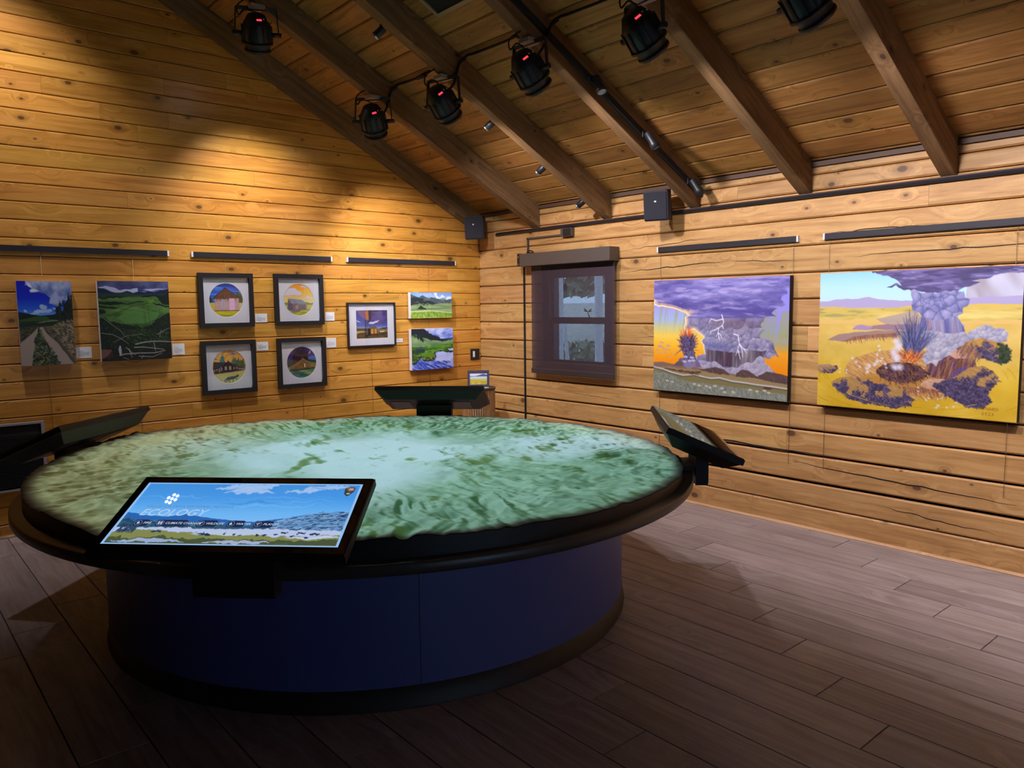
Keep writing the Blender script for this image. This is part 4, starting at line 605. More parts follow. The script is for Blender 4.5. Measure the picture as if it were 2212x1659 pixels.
def crack(pts, w):   # drying checks in the timbers
    n = len(pts); ps = []
    for i, (y, z) in enumerate(pts): ps.append((y, z, w*math.sin(math.pi*(i+.35)/(n-.3))))
    vs = [(-.0008, y, z+q/2) for y, z, q in ps]+[(-.0008, y, z-q/2) for y, z, q in ps]+[(.001, y, z+q/2) for y, z, q in ps]+[(.001, y, z-q/2) for y, z, q in ps]
    MB().add(vs, [(i, i+1, n+i+1, n+i) for i in range(n-1)]+[(i, i+1, 2*n+i+1, 2*n+i) for i in range(n-1)]+[(n+i, n+i+1, 3*n+i+1, 3*n+i) for i in range(n-1)]).build('crack', 'crack', wr)
def jag(y0, z0, y1, z1, w, n=16, amp=.006):
    crack([(y0+(y1-y0)*i/n, z0+(z1-z0)*i/n+rng.uniform(-amp, amp)) for i in range(n+1)], w)
jag(-1.98, 1.885, -3.05, 1.925, .008); jag(-3.0, 1.93, -3.6, 1.895, .005); jag(-3.95, 1.905, -5.2, 1.93, .007); jag(-2.0, 2.07, -2.9, 2.11, .005); jag(-2.95, 1.34, -2.1, 1.33, .003)
jag(-3.8, 2.07, -4.5, 2.075, .007); jag(-.1, 1.53, -.62, 1.55, .004); jag(-2.2, .2, -3.1, .23, .003); jag(-2.65, .56, -3.9, .535, .012); jag(-3.6, .47, -5.0, .41, .009); jag(-1.3, .80, -1.9, .77, .003); jag(-.15, .62, -.8, .60, .004); jag(-4.2, .26, -4.9, .22, .006); jag(-.9, 2.21, -1.6, 2.23, .003); jag(-3.2, 1.10, -3.7, 1.09, .003)
# ---- ceiling: pine boards over rafters
m = MB(); tt = .08
for s_, xe in ((1, 0.15), (-1, XL-.15)):
    ze = ceil_z(.15) if s_ == 1 else ceil_z(.15)
    m.prism([(xe, ze+.024), (RIDGE, ceil_z(RIDGE)+.024), (RIDGE, ceil_z(RIDGE)+.1), (xe, ze+.1)], YB, .12, lambda a, b, n: (a, n, b))
ce = m.build('ceiling', 'groove'); struct(ce, 'sloping ceiling of dark pine boards carried on rafters', 'ceiling')
CP = .159; nx, nz = SL/math.hypot(1, SL), 1/math.hypot(1, SL)
k = 0; x = -.028
bnd = [0.0]
while x > RIDGE: bnd.append(x); x -= CP
bnd.append(RIDGE)
for k in range(len(bnd)-1):
    a, b = bnd[k], bnd[k+1]; js = [0.02, -.9-.915*((k*3) % 4) - .0, YB] if k % 3 else [.02, -3.645-.915*(k % 2), YB]
    for y1, y0 in zip(js[:-1], js[1:]):
        def P(xx, d): return (xx+nx*d, 0, ceil_z(xx)+nz*d)
        g, c = .002, .008
        pr = [P(a-g, .02), P(a-g, c), P(a-g-c, 0), P(b+g+c, 0), P(b+g, c), P(b+g, .02)]
        MB().prism([(q[0], q[2]) for q in pr], y0+.001, y1-.001, lambda u, z, n: (u, n, z)).build('plank', 'pine_ceiling', ce)
RAF = [-.04]+[-.94-.915*i for i in range(0, 10)]
for i, yr in enumerate(RAF):
    w = .04 if i == 0 else .092
    MB().prism([(0, ZU), (0, ZC), (RIDGE, ceil_z(RIDGE)), (RIDGE, under(RIDGE))], yr, yr+w, lambda a, b, n: (a, n, b)).build('rafter', 'rafter_wood', ce, bevel=.004)
tr = bx('trim_1', 'dark_trim', None, -.022, -.001, YB, -.0, ZC-.035, ZC-.004); struct(tr, 'dark brown moulding where the right wall meets the ceiling', 'trim')
b1 = MB().prism([(0, .001), (-.018, .001), (-.018, .006), (-.010, .016), (0, .019)], YB, -.0, lambda a, b, n: (a, n, b)).build('baseboard_right', 'trim_wood'); struct(b1, 'thin light wood shoe moulding along the right wall', 'baseboard')
b2 = MB().prism([(0, .001), (-.018, .001), (-.018, .006), (-.010, .016), (0, .019)], XL, -.02, lambda a, b, n: (n, a, b)).build('baseboard_left', 'trim_wood'); struct(b2, 'thin light wood shoe moulding along the gable wall', 'baseboard')
DX0, DX1, DZ1 = -4.1, -2.7, 2.1
wb = MB().box(XL, DX0, YB-.1, YB, -.05, 5.1).box(DX1, .12, YB-.1, YB, -.05, 5.1).box(DX0, DX1, YB-.1, YB, DZ1, 5.1).build('wall_back', 'plain_wall'); struct(wb, 'plain pine wall behind the viewer with an added glass door', 'wall')
dr = thing('added_door_1', 'added glazed double door, unseen behind the viewer, letting daylight in', 'door', ((DX0+DX1)/2, YB, 0)); dr['kind'] = 'structure'  # unseen door, added so that blue daylight reaches the drum under the rim
for s_ in (-1, 1):
    x0, x1 = sorted((s_*.01, s_*.7)); MB().box(x0, x0+.09, -.07, -.03, 0, DZ1).box(x1-.09, x1, -.07, -.03, 0, DZ1).box(x0+.09, x1-.09, -.07, -.03, DZ1-.1, DZ1).box(x0+.09, x1-.09, -.07, -.03, 0, .2).build('leaf_frame', 'window_brown', dr); bx('pane', 'glass_pane', dr, x0+.09, x1-.09, -.053, -.047, .2, DZ1-.1); bx('handle', 'steel', dr, s_*.05-.012, s_*.05+.012, -.03, .01, .95, 1.15)
for nm, loc, rot, sx_, sy_ in (('added_door_portal', ((DX0+DX1)/2, YB-.09, DZ1/2), (math.pi/2, 0, math.pi), 1.4, 2.1), ('window_daylight_portal', (.17, -1.40, 1.48), (0, math.pi/2, 0), .85, .75)):
    ld = bpy.data.lights.new(nm, 'AREA'); ld.shape = 'RECTANGLE'; ld.size, ld.size_y = sx_, sy_; ld.cycles.is_portal = True; o = bpy.data.objects.new(nm, ld); COL.objects.link(o); o.location = loc; o.rotation_euler = rot
wf = bx('wall_far_left', 'plain_wall', None, XL-.1, XL, YB, .12, -.05, ZC+.1); struct(wf, 'plain pine wall opposite the window', 'wall')

# ---- window behind the shade
w1 = thing('window_1', 'dark framed sash window glowing behind the brown roller shade', 'window', (0, 0, 0)); w1['kind'] = 'structure'
PU = (-1.733, -1.066, 1.495, 1.866); PL = (-1.737, -1.084, 1.093, 1.435)
m = MB(); fx0, fx1 = .015, .15
m.box(fx0, fx1, OY0, -1.76, OZ0, OZ1).box(fx0, fx1, -1.04, OY1, OZ0, OZ1).box(fx0, fx1, -1.76, -1.04, 1.895, OZ1).box(fx0, fx1, -1.76, -1.04, OZ0, 1.075); m.build('window_frame', 'window_brown', w1)
for nm, (a, b, c, d), x in (('upper_sash', PU, .06), ('lower_sash', PL, .035)):
    q = MB(); q.box(x, x+.03, -1.76, a, c-.03, d+.03).box(x, x+.03, b, -1.04, c-.03, d+.03).box(x, x+.03, a, b, d, d+.032).box(x, x+.03, a, b, c-.03, c)
    s_ = q.build(nm, 'window_brown', w1); bx('pane', 'glass_pane', s_, x+.012, x+.016, a, b, c, d)
MB().box(.012, .05, -1.44, -1.36, 1.462, 1.478).box(.01, .03, -1.42, -1.39, 1.478, 1.49).build('latch', 'black_metal', w1)
m = MB(); m.lathe([(.028, 0), (.028, .003)], 20, Matrix.Translation((.068, -1.21, 1.775)) @ Matrix.Rotation(math.pi/2, 4, 'Y') @ Matrix.Diagonal((1.35, 1, 1, 1))); m.build('oval_sticker', 'decal', w1)
m = MB()
for a, l in ((.5, .05), (2.6, .05), (.15, .045), (2.95, .045), (-1.2, .055)):
    p0 = Vector((.07, -1.5, 1.545)); p1 = p0+Vector((0, -l*math.cos(a), l*math.sin(a))); m.cyl(p0, p1, .002, 6, .006)
m.build('dragonfly_sticker', 'decal', w1)

# ---- what stands outside the window
yg = MB().prism([(.4, -.75), (.4, -.35), (4, -.1), (9, 1.1), (16, 1.7), (16, -.75)], -9, 18, lambda a, b, n: (a, n, b)).build('yard_ground', 'soil'); struct(yg, 'pale sloping ground outside the window', 'ground')
def tree(x, y, z, r, h, label):
    t_ = thing('birch_tree', label, 'tree', (x, y, z)); MB().tube(smooth_path([(0, 0, 0), (.03, .02, h*.4), (-.03, .05, h)]), r, 10).build('trunk', 'bark', t_); return t_
tree(3.4, 2.36, -.2, .10, 5, 'pale birch trunk seen through the left side of the window'); tree(3.2, 1.28, -.2, .06, 5, 'pale birch trunk seen through the right edge of the window'); tree(3.3, 2.0, -.2, .03, 1.55, 'thin pale post seen low in the window')
def leaves(x, y, z, rx, rz, n, label, seed, sz=.06):
    r = random.Random(seed); t_ = thing('leafy_bush', label, 'bush', (x, y, z)); m = MB()
    for i in range(n):
        c = Vector((r.uniform(-.5, .5), r.uniform(-rx, rx), r.uniform(-rz, rz))); a, b = Vector((r.uniform(-1, 1), r.uniform(-1, 1), r.uniform(-1, 1))).normalized()*sz, Vector((r.uniform(-1, 1), r.uniform(-1, 1), r.uniform(-1, 1))).normalized()*sz
        m.add([c-a-b, c+a-b, c+a+b, c-a+b], [(0, 1, 2, 3)])
    o = m.build('foliage', 'leaf', t_); o['kind'] = 'stuff'
leaves(6.6, 5.2, 2.45, 1.7, .62, 1300, 'light green leafy crown filling the upper window pane', 2, .08); leaves(5.2, 3.7, .55, 1.3, .38, 620, 'grey-green undergrowth filling the lower window pane', 3, .07)
# ================================================================== WALL FITTINGS
sh = thing('roller_shade', 'brown solar roller shade pulled down over the window', 'window shade', (0, 0, 0))
m = MB(); m.box(-.13, -.004, -1.945, -.785, 1.983, 2.103); m.build('headbox', 'bronze_box', sh, bevel=.004)
bx('end_bracket', 'black_metal', sh, -.125, -.002, -.785, -.745, 1.985, 2.108)
for z in (2.075, 2.005): MB().cyl((-.1255, -.765, z), (-.13, -.765, z), .007, 10).build('bracket_screw', 'steel', sh)
# fabric with slight ripples towards the hem
ny, nz_ = 60, 40; vs = []
for j in range(nz_+1):
    for i in range(ny+1):
        u, v = i/ny, j/nz_; y = -.872-1.068*u; z = 1.99-.985*v; vs.append((-.055-.006*max(0, v-.75)*4*math.sin(u*31)*math.sin(u*7+1), y, z))
m = MB(); m.add(vs, [(j*(ny+1)+i, j*(ny+1)+i+1, (j+1)*(ny+1)+i+1, (j+1)*(ny+1)+i) for j in range(nz_) for i in range(ny)], True); m.build('fabric', 'shade_fabric', sh)
bx('hem_bar', 'window_brown', sh, -.066, -.05, -1.938, -.87, .957, 1.008, bevel=.006)
m = MB(); m.cyl((-.03, -.79, 2.12), (-.03, -.79, 2.15), .004, 8); tor = [(-.03, -.83+.05*math.cos(a), 2.108+.028*math.sin(a)) for a in [math.pi*i/12 for i in range(13)]]; m.tube(tor, .005, 8); m.build('drive_loop', 'black_metal', sh)
cw = thing('cable_drop', 'black cable running straight down the wall beside the shade', 'cable', (0, 0, 0)); MB().box(-.014, -.001, -.722, -.706, .0, 1.985).build('cord_cover', 'black_matte', cw)
cj = thing('junction_box', 'small brown electrical box with conduit above the window', 'electrical box', (0, 0, 0)); bx('box', 'bronze_box', cj, -.045, -.001, -1.404, -1.263, 2.236, 2.312, bevel=.003); bx('cover', 'black_metal', cj, -.05, -.045, -1.398, -1.30, 2.242, 2.306)
MB().box(-.018, -.001, -1.263, -.765, 2.248, 2.264).build('conduit', 'bronze_box', cj); MB().box(-.018, -.001, -.785, -.769, 2.118, 2.264).build('conduit', 'bronze_box', cj)
rw = thing('wire_raceway', 'long dark raceway running under the rafter ends', 'raceway', (0, 0, 0)); m = MB(); m.prism([(-.001, 2.316), (-.024, 2.319), (-.028, 2.33), (-.022, 2.341), (-.001, 2.343)], YB, -.30, lambda a, b, n: (a, n, b)); m.build('channel', 'raceway_black', rw); bx('edge_strip', 'dark_trim', rw, -.012, -.001, YB, -.30, 2.343, 2.349)
# ---- loudspeakers
def speaker(mat, label):
    t_ = thing('loudspeaker', label, 'speaker', mat=mat, group='black wall loudspeakers'); m = MB(); m.prism([(-.09, -.115), (.09, -.115), (.1, -.105), (.1, .105), (.09, .115), (-.09, .115), (-.1, .105), (-.1, -.105)], 0, -.08, lambda a, b, n: (a, n, b))
    m.add([(-.1, -.0, -.115), (.1, 0, -.115), (.1, 0, .115), (-.1, 0, .115), (-.065, .1, -.105), (.065, .1, -.105), (.065, .1, .105), (-.065, .1, .105)], [(0, 1, 5, 4), (1, 2, 6, 5), (2, 3, 7, 6), (3, 0, 4, 7), (4, 5, 6, 7)]); m.build('cabinet', 'speaker_black', t_, bevel=.006)
    g = bx('grille', 'grille_black', t_, -.09, .09, -.088, -.08, -.105, .105, bevel=.004); bx('badge', 'badge', g, -.008, .008, -.0905, -.088, .028, .040); MB().cyl((0, .09, 0), (0, .16, 0), .018, 10).build('wall_bracket', 'black_metal', t_); return t_
def face(loc, toward): d = (Vector(toward)-Vector(loc)); d.z *= .5; d.normalize(); x = d.cross(Vector((0, 0, 1))).normalized()*-1; z = x.cross(-d); return Matrix(((x.x, -d.x, z.x, loc[0]), (x.y, -d.y, z.y, loc[1]), (x.z, -d.z, z.z, loc[2]), (0, 0, 0, 1)))
speaker(face((-.19, -.20, 2.40), (-4.2, -2.6, 1.2)), 'black loudspeaker high in the room corner beside the gable wall'); speaker(face((-.19, -2.52, 2.375), (-4.2, -3.9, 1.2)), 'black loudspeaker on the right wall tucked against a rafter end')
# ---- picture hanging rails with their wires
def rail(a, b, wall, label):
    t_ = thing('picture_rail', label, 'picture rail', group='black picture hanging rails', loc=(0, 0, 0)); f = (lambda u0, u1, d0, d1, z0, z1: (u0, u1, -d1, -d0, z0, z1)) if wall == 'L' else (lambda u0, u1, d0, d1, z0, z1: (-d1, -d0, u0, u1, z0, z1))
    bx('channel', 'raceway_black', t_, *f(min(a, b), max(a, b), .001, .02, 2.028, 2.068))
    for e in (a, b): bx('end_cap', 'white_cap', t_, *f(e-.006, e+.006, .001, .021, 2.027, 2.069))
rail(-4.75, -3.13, 'L', 'black picture rail above the two tall landscape canvases'); rail(-2.945, -1.72, 'L', 'black picture rail above the four square prints'); rail(-1.558, -.33, 'L', 'black picture rail above the wide-matted print and small canvases'); rail(-2.371, -3.595, 'R', 'black picture rail above the storm cloud painting'); rail(-3.789, -5.15, 'R', 'black picture rail above the yellow crater painting')
def wire(u, wall, z, label):
    p0, p1 = ((u, -.007, 2.03), (u, -.007, z)) if wall == 'L' else ((-.007, u, 2.03), (-.007, u, z))
    o = MB().cyl(p0, p1, .0014, 6).build('hanging_wire', 'wire_steel'); tag(o, label, 'wire', 'steel picture hanging wires')
for u, l in ((-3.999, 'thin wire behind the dirt road canvas'), (-3.391, 'thin wire behind the green valley canvas'), (-2.685, 'thin wire behind the pink log cabin print'), (-2.04, 'thin wire behind the grey barn print'), (-1.329, 'thin wire behind the sunset cabin print'), (-.661, 'thin wire behind the two small canvases')): wire(u, 'L', .50, l)
for u, l in ((-2.393, 'thin wire at the left of the storm cloud painting'), (-3.562, 'thin wire at the right of the storm cloud painting'), (-3.824, 'thin wire at the left of the yellow crater painting'), (-4.93, 'thin wire at the right of the yellow crater painting')): wire(u, 'R', .45, l)
# ---- pictures
def canvas(x0, x1, z0, z1, wall, pic, label, depth=.045, side='canvas_white', tilt=.003):
    t_ = thing('canvas_painting', label, 'painting', (0, 0, 0)); G = .010
    P = (lambda u, d, z: (u, -d, z)) if wall == 'L' else (lambda u, d, z: (-d, u, z))
    a, b = (x0, x1)
    vs = [P(a, G, z0), P(b, G, z0), P(b, G, z1), P(a, G, z1), P(a, G+depth, z0), P(b, G+depth, z0), P(b, G+depth, z1), P(a, G+depth, z1)]
    MB().add(vs, [(0, 1, 2, 3), (4, 7, 6, 5), (0, 4, 5, 1), (1, 5, 6, 2), (2, 6, 7, 3), (3, 7, 4, 0)]).build('stretcher', side, t_)
    e = .0015; image_mesh('painted_face', pic, 'painted', t_, lambda s, v: P(a+(b-a)*s, G+depth+e, z1-(z1-z0)*v)); return t_
canvas(-4.168, -3.829, 1.221, 1.819, 'L', pic_road(), 'tall canvas of a rutted dirt road under deep blue sky')
canvas(-3.657, -3.155, 1.225, 1.826, 'L', pic_valley(), 'tall canvas of a dark green valley with fallen branches')
canvas(-.907, -.412, 1.496, 1.749, 'L', pic_meadow(), 'small wide canvas of a green meadow with a dark cabin')
canvas(-.908, -.406, .985, 1.392, 'L', pic_pond(), 'small canvas of a blue pond reflecting clouds beneath a wooded hill')
canvas(-2.369, -3.569, .904, 1.796, 'R', pic_storm(), 'large canvas of purple ash storm with lightning over orange sky', .045, 'canvas_dark')
canvas(-3.793, -4.99, .906, 1.799, 'R', pic_caldera(), 'large canvas of erupting yellow crater with grey ash column', .045, 'canvas_dark')
def framed(x0, x1, z0, z1, pic, label, fw, mat_in, disc, depth=.032):
    t_ = thing('framed_print', label, 'framed picture', (0, 0, 0)); G = .006; yb, yf = -G, -G-depth
    m = MB(); m.box(x0, x1, yf, yb, z1-fw, z1).box(x0, x1, yf, yb, z0, z0+fw).box(x0, x0+fw, yf, yb, z0+fw, z1-fw).box(x1-fw, x1, yf, yb, z0+fw, z1-fw); m.build('frame', 'frame_black', t_)
    ym = yb-.010; cx, cz = (x0+x1)/2, (z0+z1)/2; i0, i1, k0, k1 = x0+fw, x1-fw, z0+fw, z1-fw; n = 64; m = MB()
    if disc:
        r = mat_in; out = []
        for i in range(n):
            a = 2*math.pi*i/n; dx, dz = math.cos(a), math.sin(a); s = min((i1-cx)/abs(dx) if abs(dx) > 1e-6 else 9, (k1-cz)/abs(dz) if abs(dz) > 1e-6 else 9); out.append((cx+dx*s, cz+dz*s))
        inn = [(cx+r*math.cos(2*math.pi*i/n), cz+r*math.sin(2*math.pi*i/n)) for i in range(n)]
        vs = [(a, ym, b) for a, b in out]+[(a, ym, b) for a, b in inn]+[(cx+(a-cx)*.985, ym+.003, cz+(b-cz)*.985) for a, b in inn]
        m.add(vs, [(i, (i+1) % n, n+(i+1) % n, n+i) for i in range(n)]+[(n+i, n+(i+1) % n, 2*n+(i+1) % n, 2*n+i) for i in range(n)]); m.build('mat_board', 'mat_board', t_); R = r*.988
        def to3(s, v):
            a, b = 2*s-1, 1-2*v; q = max(abs(a), abs(b)); l = math.hypot(a, b); f = q/l if l else 0; return (cx+a*f*R, ym+.0028, cz+b*f*R)
        # sample the square picture on the disc so that nothing is squeezed
        class Remap: pass
        c = pic.out(); hh, ww = c.shape[:2]; A, B = np.meshgrid(np.linspace(0, 1, ww), np.linspace(0, 1, hh)); a, b = 2*A-1, 2*B-1; q = np.maximum(abs(a), abs(b)); l = np.hypot(a, b)+1e-9; f = q/l
        rm = Remap(); U, Vv = (a*f+1)/2, (b*f+1)/2; cc = c[np.clip((Vv*hh).astype(int), 0, hh-1), np.clip((U*ww).astype(int), 0, ww-1)]; rm.out = lambda: cc
        image_mesh('print_sheet', rm, 'print', t_, to3, True)
    else:
        p0, p1, q0, q1 = mat_in; e = .006
        m.box(i0, i1, ym-.002, ym, q1, k1).box(i0, i1, ym-.002, ym, k0, q0).box(i0, p0, ym-.002, ym, q0, q1).box(p1, i1, ym-.002, ym, q0, q1); m.build('mat_board', 'mat_board', t_)
        image_mesh('print_sheet', pic, 'print', t_, lambda s, v: (p0+(p1-p0)*s, ym+.001, q1-(q1-q0)*v))
    bx('glazing', 'picture_glass', t_, i0, i1, ym-.008, ym-.006, k0, k1); return t_
framed(-2.915, -2.464, 1.457, 1.902, pic_log_cabin(), 'black framed round print of a pink log cabin', .036, .140, True); framed(-2.277, -1.819, 1.459, 1.905, pic_barn(), 'black framed round print of a grey barn under orange sky', .036, .140, True)
framed(-2.919, -2.465, .905, 1.348, pic_lodge(), 'black framed round print of a dark lodge and black wolf', .036, .140, True); framed(-2.272, -1.814, .907, 1.349, pic_night(), 'black framed round print of a cabin at night under a moon', .036, .140, True)
framed(-1.582, -1.068, 1.241, 1.654, pic_sunset_cabin(), 'thin framed print of a cabin at sunset with wide white mat', .012, (-1.488, -1.152, 1.318, 1.581), False, .028)
for x0, x1, z0, z1, l in ((-3.814, -3.71, 1.256, 1.338, 'white title card right of the dirt road canvas'), (-3.132, -3.04, 1.248, 1.336, 'white title card right of the green valley canvas'), (-2.445, -2.34, 1.491, 1.565, 'white title card right of the pink log cabin print'), (-1.793, -1.702, 1.491, 1.569, 'white title card right of the grey barn print'), (-2.443, -2.342, 1.250, 1.323, 'white title card right of the black wolf print'), (-1.79, -1.695, 1.248, 1.334, 'white title card right of the night cabin print'), (-1.05, -.974, 1.268, 1.303, 'tiny white title card right of the wide-matted sunset print')):
    t_ = thing('title_card', l, 'label card', (0, 0, 0), 'white title cards'); bx('card', 'white_card', t_, x0, x1, -.0035, -.0005, z0, z1); m = MB(); w, h = x1-x0, z1-z0
    for i, (a, b) in enumerate(((.82, .2), (.62, .45), (.5, .85), (.4, .8), (.3, .82), (.2, .5))[:6 if h > .05 else 3]): m.box(x0+w*.1, x0+w*b, -.0042, -.0034, z0+h*a-.0012, z0+h*a+.0012)
    m.build('printed_text', 'card_print', t_)
# ---- light switch and heater on the gable wall
t_ = thing('light_switch', 'dark wall plate with white rocker near the room corner', 'light switch', (0, 0, 0)); bx('plate', 'black_metal', t_, -.142, -.028, -.012, -.001, 1.047, 1.163, bevel=.003); bx('rocker', 'switch_white', t_, -.118, -.092, -.016, -.012, 1.075, 1.138, bevel=.002)
t_ = thing('wall_heater', 'dark louvred wall heater with grey frame at the far left', 'heater', (0, 0, 0)); hx0, hx1, hz0, hz1 = -4.85, -4.055, .333, .817
m = MB(); m.box(hx0, hx1, -.035, -.001, hz1-.014, hz1).box(hx0, hx1, -.035, -.001, hz0, hz0+.014).box(hx1-.022, hx1, -.035, -.001, hz0+.014, hz1-.014).box(hx0, hx0+.022, -.035, -.001, hz0+.014, hz1-.014); m.build('frame', 'heater_grey', t_); bx('panel', 'heater_dark', t_, hx0+.022, hx1-.022, -.012, -.002, hz0+.014, hz1-.014)
m = MB(); z = hz0+.03
while z < hz1-.1: m.box(hx0+.024, hx1-.024, -.03, -.012, z, z+.006); z += .012
o = m.build('louvres', 'heater_dark', t_); o['kind'] = 'stuff'; bx('control_panel', 'heater_dark', t_, hx0+.024, hx1-.024, -.022, -.012, hz1-.095, hz1-.016)
# ---- fluted pedestal with a small framed picture in the corner
px, py, pz, pr = -.36, -.405, .805, .165
t_ = thing('slatted_pedestal', 'round pedestal of vertical wooden slats standing in the corner', 'pedestal', (px, py, 0)); MB().lathe([(pr-.012, 0), (pr-.012, pz-.02)], 40).build('core', 'pedestal_dark', t_); MB().lathe([(pr+.006, pz-.02), (pr+.008, pz-.01), (pr+.006, pz)], 48).build('top', 'pedestal_dark', t_)
sm = None
for i in range(44):
    if sm is None: sm = MB().box(pr-.013, pr+.001, -.0075, .0075, .004, pz-.021).build('slat', 'slat_wood', t_); o = sm
    else: o = sm.copy(); COL.objects.link(o); o.parent = t_
    o.rotation_euler = (0, 0, 2*math.pi*i/44)
fm = face((px-.005, py-.01, pz), (CAM.x, CAM.y, pz)); t_ = thing('tabletop_frame', 'small plum framed landscape standing on the slatted pedestal', 'framed picture', mat=fm @ Matrix.Rotation(-.12, 4, 'X'))
m = MB(); w, h, f = .108, .168, .022; m.box(-w, w, -.012, .008, .004, .004+f).box(-w, w, -.012, .008, h-f, h).box(-w, -w+f, -.012, .008, .004+f, h-f).box(w-f, w, -.012, .008, .004+f, h-f); m.build('frame', 'frame_plum', t_); image_mesh('print_sheet', pic_small(), 'print', t_, lambda s, v: (-w+f+s*(2*w-2*f), -.002, h-f-v*(h-2*f-.004))); MB().add([(-.02, .008, .1), (.02, .008, .1), (.02, .06, .004), (-.02, .06, .004), (-.02, .012, .1), (.02, .012, .1), (.02, .066, .004), (-.02, .066, .004)], [(0, 1, 2, 3), (4, 7, 6, 5), (0, 4, 5, 1), (3, 2, 6, 7), (0, 3, 7, 4), (1, 5, 6, 2)]).build('easel_back', 'frame_plum', t_)
o = MB().box(-.04, .05, -.05, .0, .0008, .002, fm @ Matrix.Translation((.05, -.035, 0))).build('paper_card', 'white_card'); tag(o, 'white card lying in front of the small plum frame', 'label card')
# ================================================================== THE MAP TABLE
TC = (-2.8664, -2.6561); RIM, RB, RMAP = 1.7475, 1.3775, 1.694
tb = thing('map_table', 'large round relief map table with dark rim and blue drum base', 'table', (TC[0], TC[1], 0))
N = 160
def ring(prof, name, mat, parent=tb, n=N): return MB().lathe(prof, n, closed=False).build(name, mat, parent)
MB().lathe([(RB, .085), (RB, .68)], N, closed=False).build('drum', 'base_blue', tb)
ring([(RB+.012, .0), (RB+.012, .008), (RB+.004, .02), (RB+.002, .09), (RB-.01, .092)], 'cove_base', 'cove_vinyl')
for a in (-114, -24, 66, 156):
    t = math.radians(a); o = MB().box(RB-.002, RB+.0012, -.0015, .0015, .09, .677).build('panel_seam', 'base_seam', tb); o.rotation_euler = (0, 0, t)
ring([(RB-.02, .677), (RIM-.006, .677), (RIM, .683), (RIM, .716), (RIM-.006, .7225), (1.55, .7225)], 'rim', 'rim_laminate')
# terrain heights: caldera floor and domes inside, canyons running outwards
EDGE = sorted([(-169.8, .800), (-163.4, .785), (-158.4, .778), (-140, .776), (-125, .788), (-115.9, .797), (-110, .787), (-104, .787), (-97, .788), (-89, .777), (-77, .771), (-60, .765), (-40, .758), (-24, .752), (-6, .750), (9, .750), (23, .752), (36, .757), (49, .752), (73, .756), (96, .790), (108, .812), (120, .832), (140, .822), (160, .806), (178, .800)])
rp = Pic(8, 8, 1.0, 5); NR, NA = 290, 1500
rad = np.linspace(.004, 1, NR)[:, None]*np.ones((1, NA)); ang = np.linspace(-math.pi, math.pi, NA, endpoint=False)[None, :]*np.ones((NR, 1))
def terrain(x, y):
    r = np.hypot(x, y); a = np.arctan2(y, x); wx = rp.fbm(3.2, 3.2, 41, 3, x+2, y+2)-.5; wy = rp.fbm(3.2, 3.2, 47, 3, x+2, y+2)-.5
    rid = 1-abs(2*rp.fbm(32, 3.4, 71, 4, (a+math.pi)/(2*math.pi)*2+.10*wx, r+.5*wy)-1)   # canyons around the compass
    hil = 1-abs(2*rp.fbm(6.5, 6.5, 13, 5, x+3+.3*wx, y+3+.3*wy)-1); fine = rp.fbm(26, 26, 23, 4, x+5+.1*wx, y+5)-.5
    w = np.clip((r-.45)/.3, 0, 1); dome = np.clip(rp.fbm(3.4, 3.4, 33, 4, x+7, y+7)-.47, 0, 1)*3.2
    return (w*(rid-.7)*1.2+(1-w)*dome*(.35+hil*.9)+w*(hil-.7)*.7+fine*.42*(.35+.65*np.maximum(w, np.clip(dome, 0, 1))))*.036
X, Y = rad*np.cos(ang), rad*np.sin(ang)
h = terrain(X, Y)
ed = np.interp(np.degrees(ang), [q[0] for q in EDGE], [q[1] for q in EDGE], period=360)
Z = .772+(ed-.772)*rad**2.2+h*np.clip((1.02-rad)*7, .55, 1)
V = np.stack([X*RMAP, Y*RMAP, Z], -1).reshape(-1, 3)
va = X*.759+Y*-.651; vb = X*.651+Y*.759            # across and into the room
sh_ = terrain(X+.0055, Y-.003)-terrain(X-.0055, Y+.003); sh_ = np.clip(.72+sh_*78, 0, 1)  # hillshade of the projected image: slope light and shade put into vertex colours
k1 = rp.fbm(2.2, 2.2, 91, 3, X+4, Y+4); k2 = rp.fbm(6, 6, 95, 4, X+4, Y+4); k3 = rp.fbm(30, 30, 99, 3, X+4, Y+4)
snow = np.clip((.70-np.hypot((va+.02)*.8, (vb-.05)*.95))*2.6+(k1-.5)*2.4, 0, 1)
tan_ = np.clip((-va-.25)*2.0+(k1-.5)*1.0+np.clip(-vb-.25, 0, 1)*.9, 0, 1); brn = np.clip((rad-.80)*5, 0, 1)*np.clip((vb+.25)*1.8, 0, 1)
mixc = lambda a, b, f: np.array(a, float)*(1-f[..., None])+np.array(b, float)*f[..., None]
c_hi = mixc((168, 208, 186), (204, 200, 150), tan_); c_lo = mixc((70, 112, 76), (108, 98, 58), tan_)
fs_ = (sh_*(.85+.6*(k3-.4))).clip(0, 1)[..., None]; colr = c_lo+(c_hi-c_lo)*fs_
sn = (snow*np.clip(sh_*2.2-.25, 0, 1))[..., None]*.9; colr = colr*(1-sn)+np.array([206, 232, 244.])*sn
shade_olive = (np.clip((k2-.54)*8, 0, 1)*np.clip((.66-sh_)*5, 0, 1))[..., None]*.6; colr = colr*(1-shade_olive)+mixc((98, 128, 56), (104, 96, 56), tan_)*shade_olive  # olive tint laid on the shaded side of the hillshade, broken by noise
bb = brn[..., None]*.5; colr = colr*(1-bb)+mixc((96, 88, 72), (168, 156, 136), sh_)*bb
edge_d = np.clip((rad-.965)*30, 0, 1)[..., None]*.7; colr = colr*(1-edge_d)+np.array([84, 76, 76.])*edge_d  # edge band greyed in the colour, where the projected light ends
